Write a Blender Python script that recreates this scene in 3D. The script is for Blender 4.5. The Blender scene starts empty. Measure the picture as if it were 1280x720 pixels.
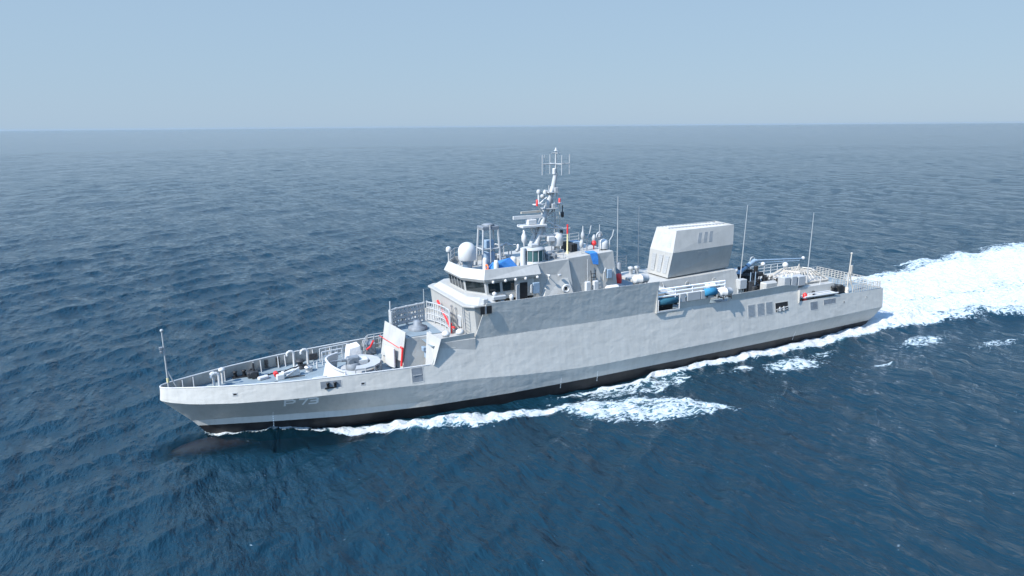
import bpy, math, random
import numpy as np
from mathutils import Vector, Matrix
R = math.radians
random.seed(7); rng = np.random.default_rng(11)
scene = bpy.context.scene
# ------------------------------------------------------------------ camera
CAMX, CAMY, CAMZ = 1.91, -57.86, 24.3
cam_d = bpy.data.cameras.new('camera'); cam = bpy.data.objects.new('camera', cam_d)
scene.collection.objects.link(cam); scene.camera = cam
cam_d.sensor_width = 36.0; cam_d.lens = 36.0*870/1280; cam_d.clip_end = 60000; cam_d.clip_start = 0.5
TH = R(26.4); PITCH = math.atan2(203, 870); ROLL = R(-0.45)
fwd = Vector((math.sin(TH)*math.cos(PITCH), math.cos(TH)*math.cos(PITCH), -math.sin(PITCH)))
right = Vector((math.cos(TH), -math.sin(TH), 0)); up = right.cross(fwd)
Mc = Matrix((right, up, -fwd)).transposed()
Mc = Mc @ Matrix.Rotation(ROLL, 3, 'Z')
cam.matrix_world = Matrix.Translation((CAMX, CAMY, CAMZ)) @ Mc.to_4x4()
# ------------------------------------------------------------------ sky, sun, exposure
SUN_EL, SUN_AZ = 45.0, -12.0      # azimuth measured from dead ahead (-X) towards starboard (+Y)
sd = Vector((-math.cos(R(SUN_EL))*math.cos(R(SUN_AZ)), math.cos(R(SUN_EL))*math.sin(R(SUN_AZ)), math.sin(R(SUN_EL))))
world = bpy.data.worlds.new("World"); scene.world = world; world.use_nodes = True
wn = world.node_tree; wn.nodes.clear()
sky = wn.nodes.new('ShaderNodeTexSky'); sky.sky_type = 'NISHITA'; sky.sun_disc = False
sky.sun_elevation = R(SUN_EL); sky.sun_rotation = math.atan2(sd.x, sd.y)
sky.altitude = 0; sky.air_density = 1.3; sky.dust_density = 0.4; sky.ozone_density = 3.0
bg = wn.nodes.new('ShaderNodeBackground'); bg.inputs[1].default_value = 0.101
wo = wn.nodes.new('ShaderNodeOutputWorld')
mxw = wn.nodes.new('ShaderNodeMix'); mxw.data_type = 'RGBA'; mxw.inputs[0].default_value = 0.92   # milky humid air

tcw = wn.nodes.new('ShaderNodeTexCoord'); dt = wn.nodes.new('ShaderNodeVectorMath'); dt.operation = 'DOT_PRODUCT'; dt.inputs[1].default_value = sd
wn.links.new(tcw.outputs['Generated'], dt.inputs[0])
mw = wn.nodes.new('ShaderNodeMapRange'); mw.interpolation_type = 'SMOOTHSTEP'; mw.inputs[1].default_value = 0.25; mw.inputs[2].default_value = 1.0; mw.inputs[3].default_value = 1.0; mw.inputs[4].default_value = 3.8   # wide aureole of the humid air round the sun
wn.links.new(dt.outputs['Value'], mw.inputs[0])
vm = wn.nodes.new('ShaderNodeVectorMath'); vm.operation = 'SCALE'; 
sx = wn.nodes.new('ShaderNodeSeparateXYZ'); wn.links.new(tcw.outputs['Generated'], sx.inputs[0])
me_ = wn.nodes.new('ShaderNodeMapRange'); me_.interpolation_type = 'SMOOTHSTEP'; me_.inputs[1].default_value = 0.08; me_.inputs[2].default_value = 0.75; wn.links.new(sx.outputs['Z'], me_.inputs[0])   # deeper blue overhead
mel = wn.nodes.new('ShaderNodeMix'); mel.data_type = 'RGBA'; mel.inputs[6].default_value = (2.20, 3.12, 4.15, 1); mel.inputs[7].default_value = (0.95, 2.05, 4.1, 1); wn.links.new(me_.outputs[0], mel.inputs[0]); wn.links.new(mel.outputs[2], vm.inputs[0])
wn.links.new(mw.outputs[0], vm.inputs['Scale']); wn.links.new(vm.outputs[0], mxw.inputs[7])
wn.links.new(sky.outputs[0], mxw.inputs[6]); wn.links.new(mxw.outputs[2], bg.inputs[0]); wn.links.new(bg.outputs[0], wo.inputs[0])
sl = bpy.data.lights.new('sun', 'SUN'); sl.energy = 4.4; sl.angle = R(0.5); sl.color = (1.0, 0.96, 0.9)
so = bpy.data.objects.new('sun', sl); scene.collection.objects.link(so)
so.rotation_euler = sd.to_track_quat('Z', 'Y').to_euler()
vs = scene.view_settings; vs.view_transform = 'Standard'; vs.look = 'None'; vs.exposure = 0.75; vs.gamma = 1.0
vs.use_curve_mapping = False
# ------------------------------------------------------------------ materials
def newmat(name):
    m = bpy.data.materials.new(name); m.use_nodes = True
    nt = m.node_tree; b = nt.nodes['Principled BSDF']; return m, nt, b
def paint(name, col, rough=0.5, var=0.10, scale=1.2, bump=0.0, streak=0.0, metal=0.0, dents=0.0):
    m, nt, b = newmat(name); N = nt.nodes; L = nt.links
    tc = N.new('ShaderNodeTexCoord')
    n1 = N.new('ShaderNodeTexNoise'); n1.inputs['Scale'].default_value = scale; n1.inputs['Detail'].default_value = 6
    L.new(tc.outputs['Object'], n1.inputs['Vector'])
    mr = N.new('ShaderNodeMapRange'); mr.inputs[1].default_value = 0.3; mr.inputs[2].default_value = 0.7
    mr.inputs[3].default_value = 1-var; mr.inputs[4].default_value = 1+var
    L.new(n1.outputs[0], mr.inputs[0])
    fac = mr.outputs[0]
    if streak > 0:
        mp = N.new('ShaderNodeMapping'); mp.inputs['Scale'].default_value = (2.2, 2.2, 0.12)
        L.new(tc.outputs['Object'], mp.inputs[0])
        n2 = N.new('ShaderNodeTexNoise'); n2.inputs['Scale'].default_value = 1.6; n2.inputs['Detail'].default_value = 5
        L.new(mp.outputs[0], n2.inputs['Vector'])
        m2 = N.new('ShaderNodeMapRange'); m2.inputs[1].default_value = 0.45; m2.inputs[2].default_value = 0.75
        m2.inputs[3].default_value = 1.0; m2.inputs[4].default_value = 1-streak
        L.new(n2.outputs[0], m2.inputs[0])
        mm = N.new('ShaderNodeMath'); mm.operation = 'MULTIPLY'
        L.new(mr.outputs[0], mm.inputs[0]); L.new(m2.outputs[0], mm.inputs[1]); fac = mm.outputs[0]
    mx = N.new('ShaderNodeMix'); mx.data_type = 'RGBA'; mx.blend_type = 'MULTIPLY'; mx.inputs[0].default_value = 1
    mx.inputs[6].default_value = (*col, 1); L.new(fac, mx.inputs[7])
    L.new(mx.outputs[2], b.inputs['Base Color'])
    b.inputs['Roughness'].default_value = rough; b.inputs['Metallic'].default_value = metal
    if dents > 0:
        # thin welded plating: shallow dishing between frames plus weld seams
        mp = N.new('ShaderNodeMapping'); mp.inputs['Scale'].default_value = (0.62, 0.62, 1.0)
        L.new(tc.outputs['Object'], mp.inputs[0])
        n3 = N.new('ShaderNodeTexNoise'); n3.inputs['Scale'].default_value = 1.5; n3.inputs['Detail'].default_value = 2.0
        n3.inputs['Roughness'].default_value = 0.45; n3.inputs['Distortion'].default_value = 0.2
        L.new(mp.outputs[0], n3.inputs['Vector'])
        w = N.new('ShaderNodeTexWave'); w.wave_type = 'BANDS'; w.bands_direction = 'X'; w.wave_profile = 'SIN'
        w.inputs['Scale'].default_value = 0.5; w.inputs['Distortion'].default_value = 0.25
        L.new(tc.outputs['Object'], w.inputs['Vector'])
        wz = N.new('ShaderNodeTexWave'); wz.wave_type = 'BANDS'; wz.bands_direction = 'Z'; wz.wave_profile = 'SIN'
        wz.inputs['Scale'].default_value = 0.24; wz.inputs['Distortion'].default_value = 0.6
        L.new(tc.outputs['Object'], wz.inputs['Vector'])
        a1 = N.new('ShaderNodeMath'); a1.operation = 'MULTIPLY_ADD'; L.new(w.outputs[1], a1.inputs[0]); a1.inputs[1].default_value = 0.045
        L.new(n3.outputs[0], a1.inputs[2])
        a2 = N.new('ShaderNodeMath'); a2.operation = 'MULTIPLY_ADD'; L.new(wz.outputs[1], a2.inputs[0]); a2.inputs[1].default_value = 0.05
        L.new(a1.outputs[0], a2.inputs[2])
        bp = N.new('ShaderNodeBump'); bp.inputs['Strength'].default_value = 1.0; bp.inputs['Distance'].default_value = dents
        L.new(a2.outputs[0], bp.inputs['Height']); L.new(bp.outputs[0], b.inputs['Normal'])
    elif bump > 0:
        bp = N.new('ShaderNodeBump'); bp.inputs['Strength'].default_value = 1.0; bp.inputs['Distance'].default_value = bump
        n4 = N.new('ShaderNodeTexNoise'); n4.inputs['Scale'].default_value = scale*2.5; n4.inputs['Detail'].default_value = 4
        L.new(tc.outputs['Object'], n4.inputs['Vector'])
        L.new(n4.outputs[0], bp.inputs['Height']); L.new(bp.outputs[0], b.inputs['Normal'])
    return m
M = {}
M['hull'] = paint('hull_grey_paint', (0.47, 0.46, 0.425), 0.42, 0.06, 0.5, streak=0.10, dents=0.05)
M['boot'] = paint('boot_topping_black', (0.018, 0.017, 0.018), 0.5, 0.25, 1.5, streak=0.2)
M['red_bottom'] = paint('underwater_red_paint', (0.14, 0.04, 0.03), 0.6, 0.2, 1.0)
M['grey'] = paint('superstructure_grey_paint', (0.38, 0.375, 0.352), 0.45, 0.06, 0.9, streak=0.10, dents=0.02)
M['light'] = paint('light_grey_fittings', (0.36, 0.37, 0.37), 0.5, 0.06, 2.0)
M['white'] = paint('white_fittings', (0.50, 0.50, 0.49), 0.45, 0.04, 2.0)
M['marking'] = paint('white_marking_paint', (0.92, 0.92, 0.90), 0.5, 0.02, 2.0)
M['cream'] = paint('cream_yellow_paint', (0.62, 0.55, 0.30), 0.5, 0.06, 2.0)
M['tan'] = paint('tan_mast_paint', (0.47, 0.43, 0.37), 0.5, 0.08, 2.0)
M['deck'] = paint('blue_grey_deck_paint', (0.17, 0.215, 0.24), 0.75, 0.14, 0.8, streak=0.0, bump=0.004)
M['dark'] = paint('dark_gear', (0.025, 0.027, 0.03), 0.6, 0.3, 4.0)
M['black'] = paint('black_rubber', (0.012, 0.012, 0.013), 0.55, 0.3, 3.0)
M['mid'] = paint('mid_grey_gear', (0.16, 0.18, 0.2), 0.6, 0.2, 3.0)
M['bluegrey'] = paint('blue_grey_gear', (0.22, 0.30, 0.38), 0.5, 0.12, 3.0)
M['red'] = paint('signal_red_paint', (0.62, 0.03, 0.03), 0.45, 0.08, 3.0)
M['blue'] = paint('blue_canvas', (0.03, 0.17, 0.45), 0.85, 0.12, 3.0, bump=0.02)
M['teal'] = paint('teal_canvas', (0.012, 0.085, 0.13), 0.85, 0.15, 3.0, bump=0.02)
M['teal_bright'] = paint('bright_teal_canvas', (0.02, 0.17, 0.30), 0.85, 0.15, 3.0, bump=0.02)
M['orange'] = paint('orange_lifebuoy', (0.75, 0.16, 0.04), 0.5, 0.05, 3.0)
M['canvas'] = paint('white_canvas', (0.56, 0.55, 0.54), 0.9, 0.06, 2.0, bump=0.03)
M['greenish'] = paint('olive_canvas', (0.24, 0.24, 0.12), 0.85, 0.1, 3.0)
gm, gnt, gb = newmat('window_glass'); gb.inputs['Base Color'].default_value = (0.012, 0.018, 0.02, 1)
gb.inputs['Roughness'].default_value = 0.06; gb.inputs['Specular IOR Level'].default_value = 0.7; M['glass'] = gm
gm2, gnt2, gb2 = newmat('green_tinted_glass'); gb2.inputs['Base Color'].default_value = (0.05, 0.11, 0.11, 1)
gb2.inputs['Roughness'].default_value = 0.12; M['gglass'] = gm2
# ------------------------------------------------------------------ mesh builder
ORG = {}
class MB:
    def __init__(s): s.v = []; s.f = []; s.mi = []; s.sm = []
    def add(s, vs_, fs_, mi=0, smooth=False):
        o = len(s.v); s.v += [tuple(map(float, p)) for p in vs_]
        for f in fs_: s.f.append([i+o for i in f]); s.mi.append(mi); s.sm.append(smooth)
        return s
    def box(s, c, d, rz=0, rx=0, ry=0, mi=0):
        m = Matrix.Translation(c) @ Matrix.Rotation(rz, 4, 'Z') @ Matrix.Rotation(ry, 4, 'Y') @ Matrix.Rotation(rx, 4, 'X')
        h = [x/2 for x in d]; vv = [m @ Vector((a*h[0], b*h[1], e*h[2])) for a in (-1, 1) for b in (-1, 1) for e in (-1, 1)]
        return s.add(vv, [(0,1,3,2),(4,6,7,5),(0,4,5,1),(2,3,7,6),(0,2,6,4),(1,5,7,3)], mi)
    def bb(s, x0, x1, y0, y1, z0, z1, mi=0): return s.box(((x0+x1)/2, (y0+y1)/2, (z0+z1)/2), (abs(x1-x0), abs(y1-y0), abs(z1-z0)), mi=mi)
    def rbox(s, c, d, r=0.05, rz=0, mi=0):
        # box with chamfered edges
        hx, hy, hz = d[0]/2, d[1]/2, d[2]/2; r = min(r, hx*.9, hy*.9, hz*.9)
        def ring(ix, z): return [(-hx+ix, -hy+r+0*ix, z), (-hx+r, -hy+ix, z), (hx-r, -hy+ix, z), (hx-ix, -hy+r, z), (hx-ix, hy-r, z), (hx-r, hy-ix, z), (-hx+r, hy-ix, z), (-hx+ix, hy-r, z)]
        rings = [ring(r*.6, -hz), ring(0, -hz+r*.6), ring(0, hz-r*.6), ring(r*.6, hz)]
        m = Matrix.Translation(c) @ Matrix.Rotation(rz, 4, 'Z'); vv = [m @ Vector(p) for q in rings for p in q]
        ff = [[7-i for i in range(8)], [24+i for i in range(8)]]
        for k in range(3):
            for i in range(8): j = (i+1) % 8; ff.append([k*8+i, k*8+j, k*8+8+j, k*8+8+i])
        return s.add(vv, ff, mi)
    def tube(s, a, b, r, r2=None, n=8, mi=0, cap=True):
        a = Vector(a); b = Vector(b); r2 = r if r2 is None else r2; d = b-a
        if d.length < 1e-6: return s
        q = d.to_track_quat('Z', 'Y'); vv = []
        for (p, rr) in ((a, r), (b, r2)):
            for i in range(n): t = 2*math.pi*i/n; vv.append(p + q @ Vector((rr*math.cos(t), rr*math.sin(t), 0)))
        ff = [(i, (i+1) % n, n+(i+1) % n, n+i) for i in range(n)]
        s.add(vv, ff, mi, n > 6)
        if cap: s.add(vv, [list(range(n))[::-1], list(range(n, 2*n))], mi)
        return s
    def path(s, pts, r, n=6, mi=0):
        for a, b in zip(pts[:-1], pts[1:]): s.tube(a, b, r, n=n, mi=mi)
        return s
    def lathe(s, c, prof, n=20, axis='Z', mi=0, smooth=True):
        # prof: (radius, height); axis along Z, X or Y
        vv = []; ff = []
        for (r, h) in prof:
            for i in range(n):
                t = 2*math.pi*i/n; p = (r*math.cos(t), r*math.sin(t), h)
                if axis == 'X': p = (p[2], p[0], p[1])
                if axis == 'Y': p = (p[0], p[2], p[1])
                vv.append((c[0]+p[0], c[1]+p[1], c[2]+p[2]))
        for k in range(len(prof)-1):
            for i in range(n): j = (i+1) % n; ff.append((k*n+i, k*n+j, (k+1)*n+j, (k+1)*n+i))
        s.add(vv, ff, mi, smooth); s.add(vv, [list(range(n))[::-1], list(range((len(prof)-1)*n, len(prof)*n))], mi)
        return s
    def ball(s, c, r, rz=None, n=16, mi=0):
        rz = rz or r; return s.lathe(c, [(max(r*math.sin(math.pi*k/10), 1e-3), -rz*math.cos(math.pi*k/10)) for k in range(11)], n, mi=mi)
    def dome(s, c, r, h, n=24, mi=0):
        # cylinder skirt then hemispherical top
        pr = [(r*.9, 0), (r, .08*h)] + [(r*math.cos(a), (h-r)+r*math.sin(a)) for a in [math.pi/2*k/8 for k in range(8)]] + [(0.01, h)]
        return s.lathe(c, pr, n, mi=mi)
    def prism(s, bot, top, mi=0):
        n = len(bot); return s.add(list(bot)+list(top), [list(range(n))[::-1], list(range(n, 2*n))] + [(i, (i+1) % n, n+(i+1) % n, n+i) for i in range(n)], mi)
    def ring(s, c, R0, r, axis='Y', n=18, m=6, mi=0):
        vv = []
        for i in range(n):
            t = 2*math.pi*i/n
            for j in range(m):
                u = 2*math.pi*j/m; rr = R0+r*math.cos(u); p = (rr*math.cos(t), rr*math.sin(t), r*math.sin(u))
                if axis == 'Y': p = (p[0], p[2], p[1])
                if axis == 'X': p = (p[2], p[0], p[1])
                vv.append((c[0]+p[0], c[1]+p[1], c[2]+p[2]))
        return s.add(vv, [(i*m+j, ((i+1) % n)*m+j, ((i+1) % n)*m+(j+1) % m, i*m+(j+1) % m) for i in range(n) for j in range(m)], mi, True)
    def build(s, name, mats, parent=None, bevel=0, origin=None):
        me = bpy.data.meshes.new(name); o0 = Vector(ORG.get(parent.name, (0,0,0))) if parent else Vector(origin or (0,0,0))
        me.from_pydata([tuple(Vector(p)-o0) for p in s.v], [], s.f)
        mats = mats if isinstance(mats, (list, tuple)) else [mats]
        for m in mats: me.materials.append(M[m] if isinstance(m, str) else m)
        me.polygons.foreach_set('material_index', s.mi); me.polygons.foreach_set('use_smooth', s.sm); me.update()
        o = bpy.data.objects.new(name, me); scene.collection.objects.link(o)
        if parent: o.parent = parent; ORG[o.name] = tuple(o0)
        else: o.location = o0; ORG[o.name] = tuple(o0)
        if bevel:
            b = o.modifiers.new('bevel', 'BEVEL'); b.width = bevel; b.segments = 2; b.limit_method = 'ANGLE'
        return o
def empty(name, loc):
    o = bpy.data.objects.new(name, None); scene.collection.objects.link(o); o.location = loc; ORG[o.name] = tuple(loc); return o
def tag(o, label, cat, group=None):
    o['label'] = label; o['category'] = cat
    if group: o['group'] = group
    return o
def struct(o, kind='structure'): o['kind'] = kind; return o
def lab(o, label): o['label'] = label; return o
def move_copy(root, loc, label, rz=None):
    r = root.copy(); scene.collection.objects.link(r); r.location = loc; r['label'] = label
    if rz is not None: r.rotation_euler = (0, 0, rz)
    for ch in list(root.children):
        c = ch.copy(); scene.collection.objects.link(c); c.parent = r
        for g in list(ch.children):
            d = g.copy(); scene.collection.objects.link(d); d.parent = c
    return r
def railing(mb, pts, h=1.0, bars=3, step=1.5, r=0.028, rp=0.035):
    for a, b in zip(pts[:-1], pts[1:]):
        a = Vector(a); b = Vector(b); n = max(1, round((b-a).length/step))
        for i in range(n+1): p = a.lerp(b, i/n); mb.tube(p, p+Vector((0,0,h)), rp, n=5)
        for k in range(bars):
            z = h*(k+1)/bars; mb.tube(a+Vector((0,0,z)), b+Vector((0,0,z)), r, n=5)
    return mb
def MB_rail(name, run, h, bars, step, r, rp, mat, parent):
    return railing(MB(), run, h, bars, step, r, rp).build(name, mat, parent)
def ladder(mb, a, b, w, side, step=0.35, r=0.03):
    a = Vector(a); b = Vector(b); s_ = Vector(side).normalized()*w/2
    mb.tube(a-s_, b-s_, r, n=5); mb.tube(a+s_, b+s_, r, n=5)
    n = int((b-a).length/step)
    for i in range(1, n): p = a.lerp(b, i/n); mb.tube(p-s_, p+s_, r*.8, n=4)
    return mb
# ------------------------------------------------------------------ hull form
def itp(tab, x): return float(np.interp(x, [t[0] for t in tab], [t[1] for t in tab]))
def zk(x): return itp([(0, 3.67), (2, 3.5), (5, 3.4), (13, 3.38), (18, 3.28), (21, 3.15), (25, 2.95), (29, 2.6), (33, 2.35), (37, 2.22), (45, 2.3), (55, 2.42), (69, 2.62), (78, 2.75)], x)
def ztop(x): return itp([(0, 4.72), (21, 4.78), (60, 4.85), (63.6, 5.06), (78, 4.98)], x)
HB_TOP = [(0, 0.0), (.08, .26), (.3, .5), (.85, .82), (1.6, 1.15), (2.8, 1.68), (5.5, 2.67), (9, 3.64), (13, 4.34), (18, 4.94), (21, 5.12), (28, 5.26), (50, 5.26), (64, 5.1), (78, 4.85)]
HB_K = [(-.1, 0.0), (-.04, .2), (.1, .42), (.7, .92), (1.6, 1.4), (2.7, 1.93), (5.5, 2.9), (9, 3.86), (13, 4.56), (18, 5.15), (21, 5.36), (28, 5.62), (50, 5.62), (64, 5.45), (78, 5.12)]
HB_15 = [(1.98, 0), (5.4, 1.0), (8.4, 2.0), (13.3, 3.47), (20.5, 4.95), (27.9, 5.42), (36.3, 5.50), (46, 5.36), (55, 5.2), (70, 4.85), (77.3, 4.6)]
HB_1 = [(2.39, 0), (5.4, 1.06), (8.4, 2.07), (13.3, 3.53), (20.5, 4.82), (27.9, 5.35), (36.3, 5.44), (46, 5.26), (55, 5.05), (70, 4.6), (76.8, 4.3)]
HB_0 = [(3.13, 0), (5.4, .80), (8.4, 1.7), (13.3, 3.1), (20.5, 4.5), (27.9, 5.15), (36.3, 5.3), (46, 5.12), (55, 4.85), (70, 4.3), (76.2, 4.0)]
HB_M1 = [(3.9, 0), (8.4, 1.2), (13.3, 2.4), (20.5, 3.8), (27.9, 4.7), (36.3, 4.9), (50, 4.7), (66, 3.6), (73, 2.6)]
HB_M2 = [(5, 0), (13.3, .9), (20.5, 1.6), (36.3, 2.2), (50, 2.0), (66, .8), (70, .3)]
def hbt(tab, x): return itp(tab, x)
def hull_y(x, z):
    """half breadth of the outer shell at station x, height z (between boot top and 9.5)"""
    k = zk(x); t = ztop(x)
    if z >= k: return hbt(HB_K, x) + (hbt(HB_TOP, x)-hbt(HB_K, x))*(z-k)/(4.75-k)
    if z >= 1.5: return hbt(HB_15, x) + (hbt(HB_K, x)-hbt(HB_15, x))*(z-1.5)/(k-1.5)
    return hbt(HB_1, x) + (hbt(HB_15, x)-hbt(HB_1, x))*(z-1.0)/.5
def shell():
    mb = MB(); NS = 140
    t = np.linspace(0, 1, NS) ** 1.5
    levels = [('top', 0, 78.0), ('mid', -.03, 77.95), ('k', -.1, 77.85), ('15', 1.98, 77.2), ('1', 2.39, 76.8), ('0', 3.13, 76.2), ('m1', 3.9, 73), ('m2', 5, 70)]
    for sgn in (-1, 1):
        rows = []
        for nm, xs, xe in levels:
            row = []
            for tt in t:
                x = xs+(xe-xs)*tt
                if nm == 'top': y, z = hbt(HB_TOP, x)*1.0, ztop(x); y = hull_y(x, z) if x > 21 else y
                elif nm == 'mid': z = .5*(ztop(max(x,0))+zk(max(x,0))); y = .5*(hbt(HB_TOP, x)+hbt(HB_K, x)) if x <= 21 else hull_y(x, z)
                elif nm == 'k': y, z = hbt(HB_K, x), zk(max(x, 0))
                elif nm == '15': y, z = hbt(HB_15, x), 1.5
                elif nm == '1': y, z = hbt(HB_1, x), 1.0
                elif nm == '0': y, z = hbt(HB_0, x), 0.0
                elif nm == 'm1': y, z = hbt(HB_M1, x), -1.0
                else: y, z = hbt(HB_M2, x), -2.6
                row.append((x, sgn*y, z))
            rows.append(row)
        for k in range(len(rows)-1):
            mi = 0 if k < 4 else (1 if k < 6 else 2)
            vv = rows[k]+rows[k+1]; ff = []
            for i in range(NS-1):
                q = (i, i+1, NS+i+1, NS+i); ff.append(q if sgn < 0 else q[::-1])
            mb.add(vv, ff, mi, True)
    # transom
    ends = [(78.0, hull_y(78, 4.98), 4.98), (77.85, hbt(HB_K, 78), zk(78)), (77.2, 4.6, 1.5), (76.8, 4.3, 1.0), (76.2, 4.0, 0), (73, 2.6, -1), (70, .3, -2.6)]
    for k, (a, b) in enumerate(zip(ends[:-1], ends[1:])):
        mb.add([(a[0], -a[1], a[2]), (a[0], a[1], a[2]), (b[0], b[1], b[2]), (b[0], -b[1], b[2])], [(0, 1, 2, 3)], 0 if k < 3 else (1 if k < 5 else 2))
    return mb
ship = empty('patrol_ship', (38, 0, 0))
tag(ship, 'long light grey naval patrol ship marked P 73 steaming across the open sea', 'ship')
hull = shell().build('hull', ['hull', 'boot', 'red_bottom'], ship)
def side_strip(z0f, z1f, x0, x1, yoff0=0, yoff1=0, slant=0, n=60, th=0.06, sides=(-1, 1)):
    """a plate standing on the hull side; z0f,z1f functions of x; slant moves the forward top corner aft"""
    mb = MB()
    for sg in sides:
        vo = []; vi = []
        for i in range(n+1):
            u = i/n; xb = x0+(x1-x0)*u; xt = (x0+slant)+(x1-x0-slant)*u
            za, zb = z0f(xb), z1f(xt)
            vo.append(((xb, sg*(hull_y(xb, za)+yoff0), za), (xt, sg*(hull_y(min(xt, 78), min(zb, 6.35))+yoff1), zb)))
        V = [p for q in vo for p in q] + [(p[0], p[1]-sg*th, p[2]) for q in vo for p in q]; o = 2*(n+1); F_ = []
        for i in range(n):
            a, b, c, d = 2*i, 2*i+2, 2*i+3, 2*i+1
            F_.append((a, b, c, d) if sg < 0 else (d, c, b, a))
            F_.append((o+d, o+c, o+b, o+a) if sg < 0 else (o+a, o+b, o+c, o+d))
            F_.append((d, c, o+c, o+d))
        F_.append((0, 1, o+1, o)); F_.append((2*n, o+2*n, o+2*n+1, 2*n+1))
        mb.add(V, F_, 0, False)
    return mb
MB().lathe((5.0, 0, -1.0), [(.03, -5.0), (.30, -4.7), (.55, -4.0), (.75, -2.8), (.85, -1.2), (.8, 1.5), (.3, 4)], 20, 'X').build('bulbous_forefoot', 'red_bottom', ship)
for sg in (-1, 1):
    side_strip(lambda x: ztop(x)+.001, lambda x: 6.35, 20.5, 63.6, slant=.85, sides=(sg,)).build('hull_side_plating', 'hull', ship)
    side_strip(lambda x: 6.352, lambda x: 9.52, 24.55, 43.9, yoff0=0.0, yoff1=0.38, slant=1.0, sides=(sg,)).build('bridge_side_bulwark', 'hull', ship)
    side_strip(lambda x: 6.352, lambda x: itp([(21.4, 6.9), (24.55, 7.0)], x), 21.5, 24.5, yoff1=.13, sides=(sg,)).build('side_bulwark', 'hull', ship)
    side_strip(lambda x: 6.352, lambda x: 7.08, 46.7, 50.7, yoff1=.17, n=8, sides=(sg,)).build('side_bulwark', 'hull', ship)
    side_strip(lambda x: 6.352, lambda x: itp([(53.2, 7.0), (61.5, 7.2), (63.4, 6.9)], x), 53.2, 63.4, yoff1=.18, n=16, sides=(sg,)).build('side_bulwark', 'hull', ship)
    side_strip(lambda x: 3.73, lambda x: ztop(x)-.01, .25, 20.5, yoff0=-.05, yoff1=-.05, sides=(sg,), th=.02).build('bulwark_lining', 'grey', ship)
# decks
def deck_poly(x0, x1, z, inset=0.09, n=40, th=.05):
    mb = MB(); xs = np.linspace(x0, x1, n); L_ = []
    ys = [max(hull_y(x, max(z, zk(max(x,0))))-inset, 0.02) for x in xs]
    V = [(x, -y, z) for x, y in zip(xs, ys)] + [(x, y, z) for x, y in zip(xs, ys)]
    F_ = [(i, i+1, n+i+1, n+i) for i in range(n-1)]
    mb.add(V, F_); return mb
deck_poly(0.15, 20.9, 3.72).build('foredeck', 'deck', ship)
deck_poly(20.6, 63.5, 6.25).build('upper_deck', 'deck', ship)
deck_poly(63.4, 77.9, 4.9).build('quarterdeck', 'deck', ship)
deck_poly(24.9, 43.7, 8.6, inset=0.05).build('bridge_deck', 'deck', ship)
mb = MB()   # athwart bulkhead closing the plating aft of the upper deck
mb.bb(63.5, 63.58, -5.2, 5.2, 4.9, 6.35).build('aft_bulkhead', 'grey', ship)
mb = MB(); mb.bb(43.78, 43.86, -5.3, 5.3, 6.26, 8.6).build('bridge_deck_bulkhead', 'grey', ship)
# bulwark cap rail and stays
mb = MB(); xs = np.concatenate([np.array([0.02, .08, .2, .4, .85, 1.6]), np.linspace(2.5, 20.4, 26)])
for sg in (-1, 1):
    pts = [(x, sg*(hbt(HB_TOP, x)-.03), ztop(x)+.03) for x in xs]; MB().path(pts, .055, n=6).build('cap_rail', 'white', ship)
for sg in (-1, 1):
    for x in (1.6, 2.4, 4.8, 7.2, 7.8, 9.3, 9.9, 10.7, 12.4, 14, 15.6, 17.2, 18.8):
        y = hull_y(x, 4.6)-.13
        MB().add([(x-.03, sg*y, 4.68), (x-.03, sg*(y-.12), 4.68), (x-.03, sg*(y-.42), 3.73), (x-.03, sg*y, 3.73), (x+.03, sg*y, 4.68), (x+.03, sg*(y-.12), 4.68), (x+.03, sg*(y-.42), 3.73), (x+.03, sg*y, 3.73)],
               [(0,1,2,3), (7,6,5,4), (1,5,6,2), (0,4,5,1)]).build('bulwark_stay', 'white', ship)
from mathutils.bvhtree import BVHTree
HB = BVHTree.FromPolygons([tuple(Vector(v.co)+Vector((38, 0, 0))) for v in hull.data.vertices], [tuple(p.vertices) for p in hull.data.polygons])
# hull lettering  P 73
def hull_pt(x, z, off=.03): 
    h_ = HB.ray_cast(Vector((x, -20, z)), Vector((0, 1, 0)))[0] if z < ztop(x)-.02 else None
    return Vector((x, (h_.y if h_ is not None else -hull_y(x, z))-off, z))
def stroke(mb, p, q, w=.06):
    p = Vector(p); q = Vector(q); d = (q-p).normalized(); nrm = Vector((-d.y, d.x))*w/2; N_ = max(1, int((q-p).length/.15))
    p = p-d*w/2; q = q+d*w/2
    for i in range(N_):
        a = p.lerp(q, i/N_); b = p.lerp(q, (i+1)/N_)
        mb.add([hull_pt(*(a-nrm)), hull_pt(*(b-nrm)), hull_pt(*(b+nrm)), hull_pt(*(a+nrm))], [(0, 1, 2, 3)])
GL = {'P': [((0,0),(0,1)), ((0,1),(.8,1)), ((.8,1),(1,.85)), ((1,.85),(1,.6)), ((1,.6),(.8,.45)), ((.8,.45),(0,.45))],
      '7': [((0,1),(1,1)), ((1,1),(.45,0))],
      '3': [((0,1),(.8,1)), ((.8,1),(1,.85)), ((1,.85),(1,.65)), ((1,.65),(.8,.52)), ((.8,.52),(.2,.52)), ((.8,.52),(1,.38)), ((1,.38),(1,.15)), ((1,.15),(.8,0)), ((.8,0),(0,0))]}
for ch, x0, w in (('P', 8.72, .70), ('7', 9.82, .56), ('3', 10.56, .60)):
    mb = MB()
    for a, b in GL[ch]: stroke(mb, (x0+a[0]*w, 2.66+a[1]*.60), (x0+b[0]*w, 2.66+b[1]*.60), .15)
    mb.build('hull_letter' if ch == 'P' else 'hull_digit', 'marking', ship)
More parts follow.
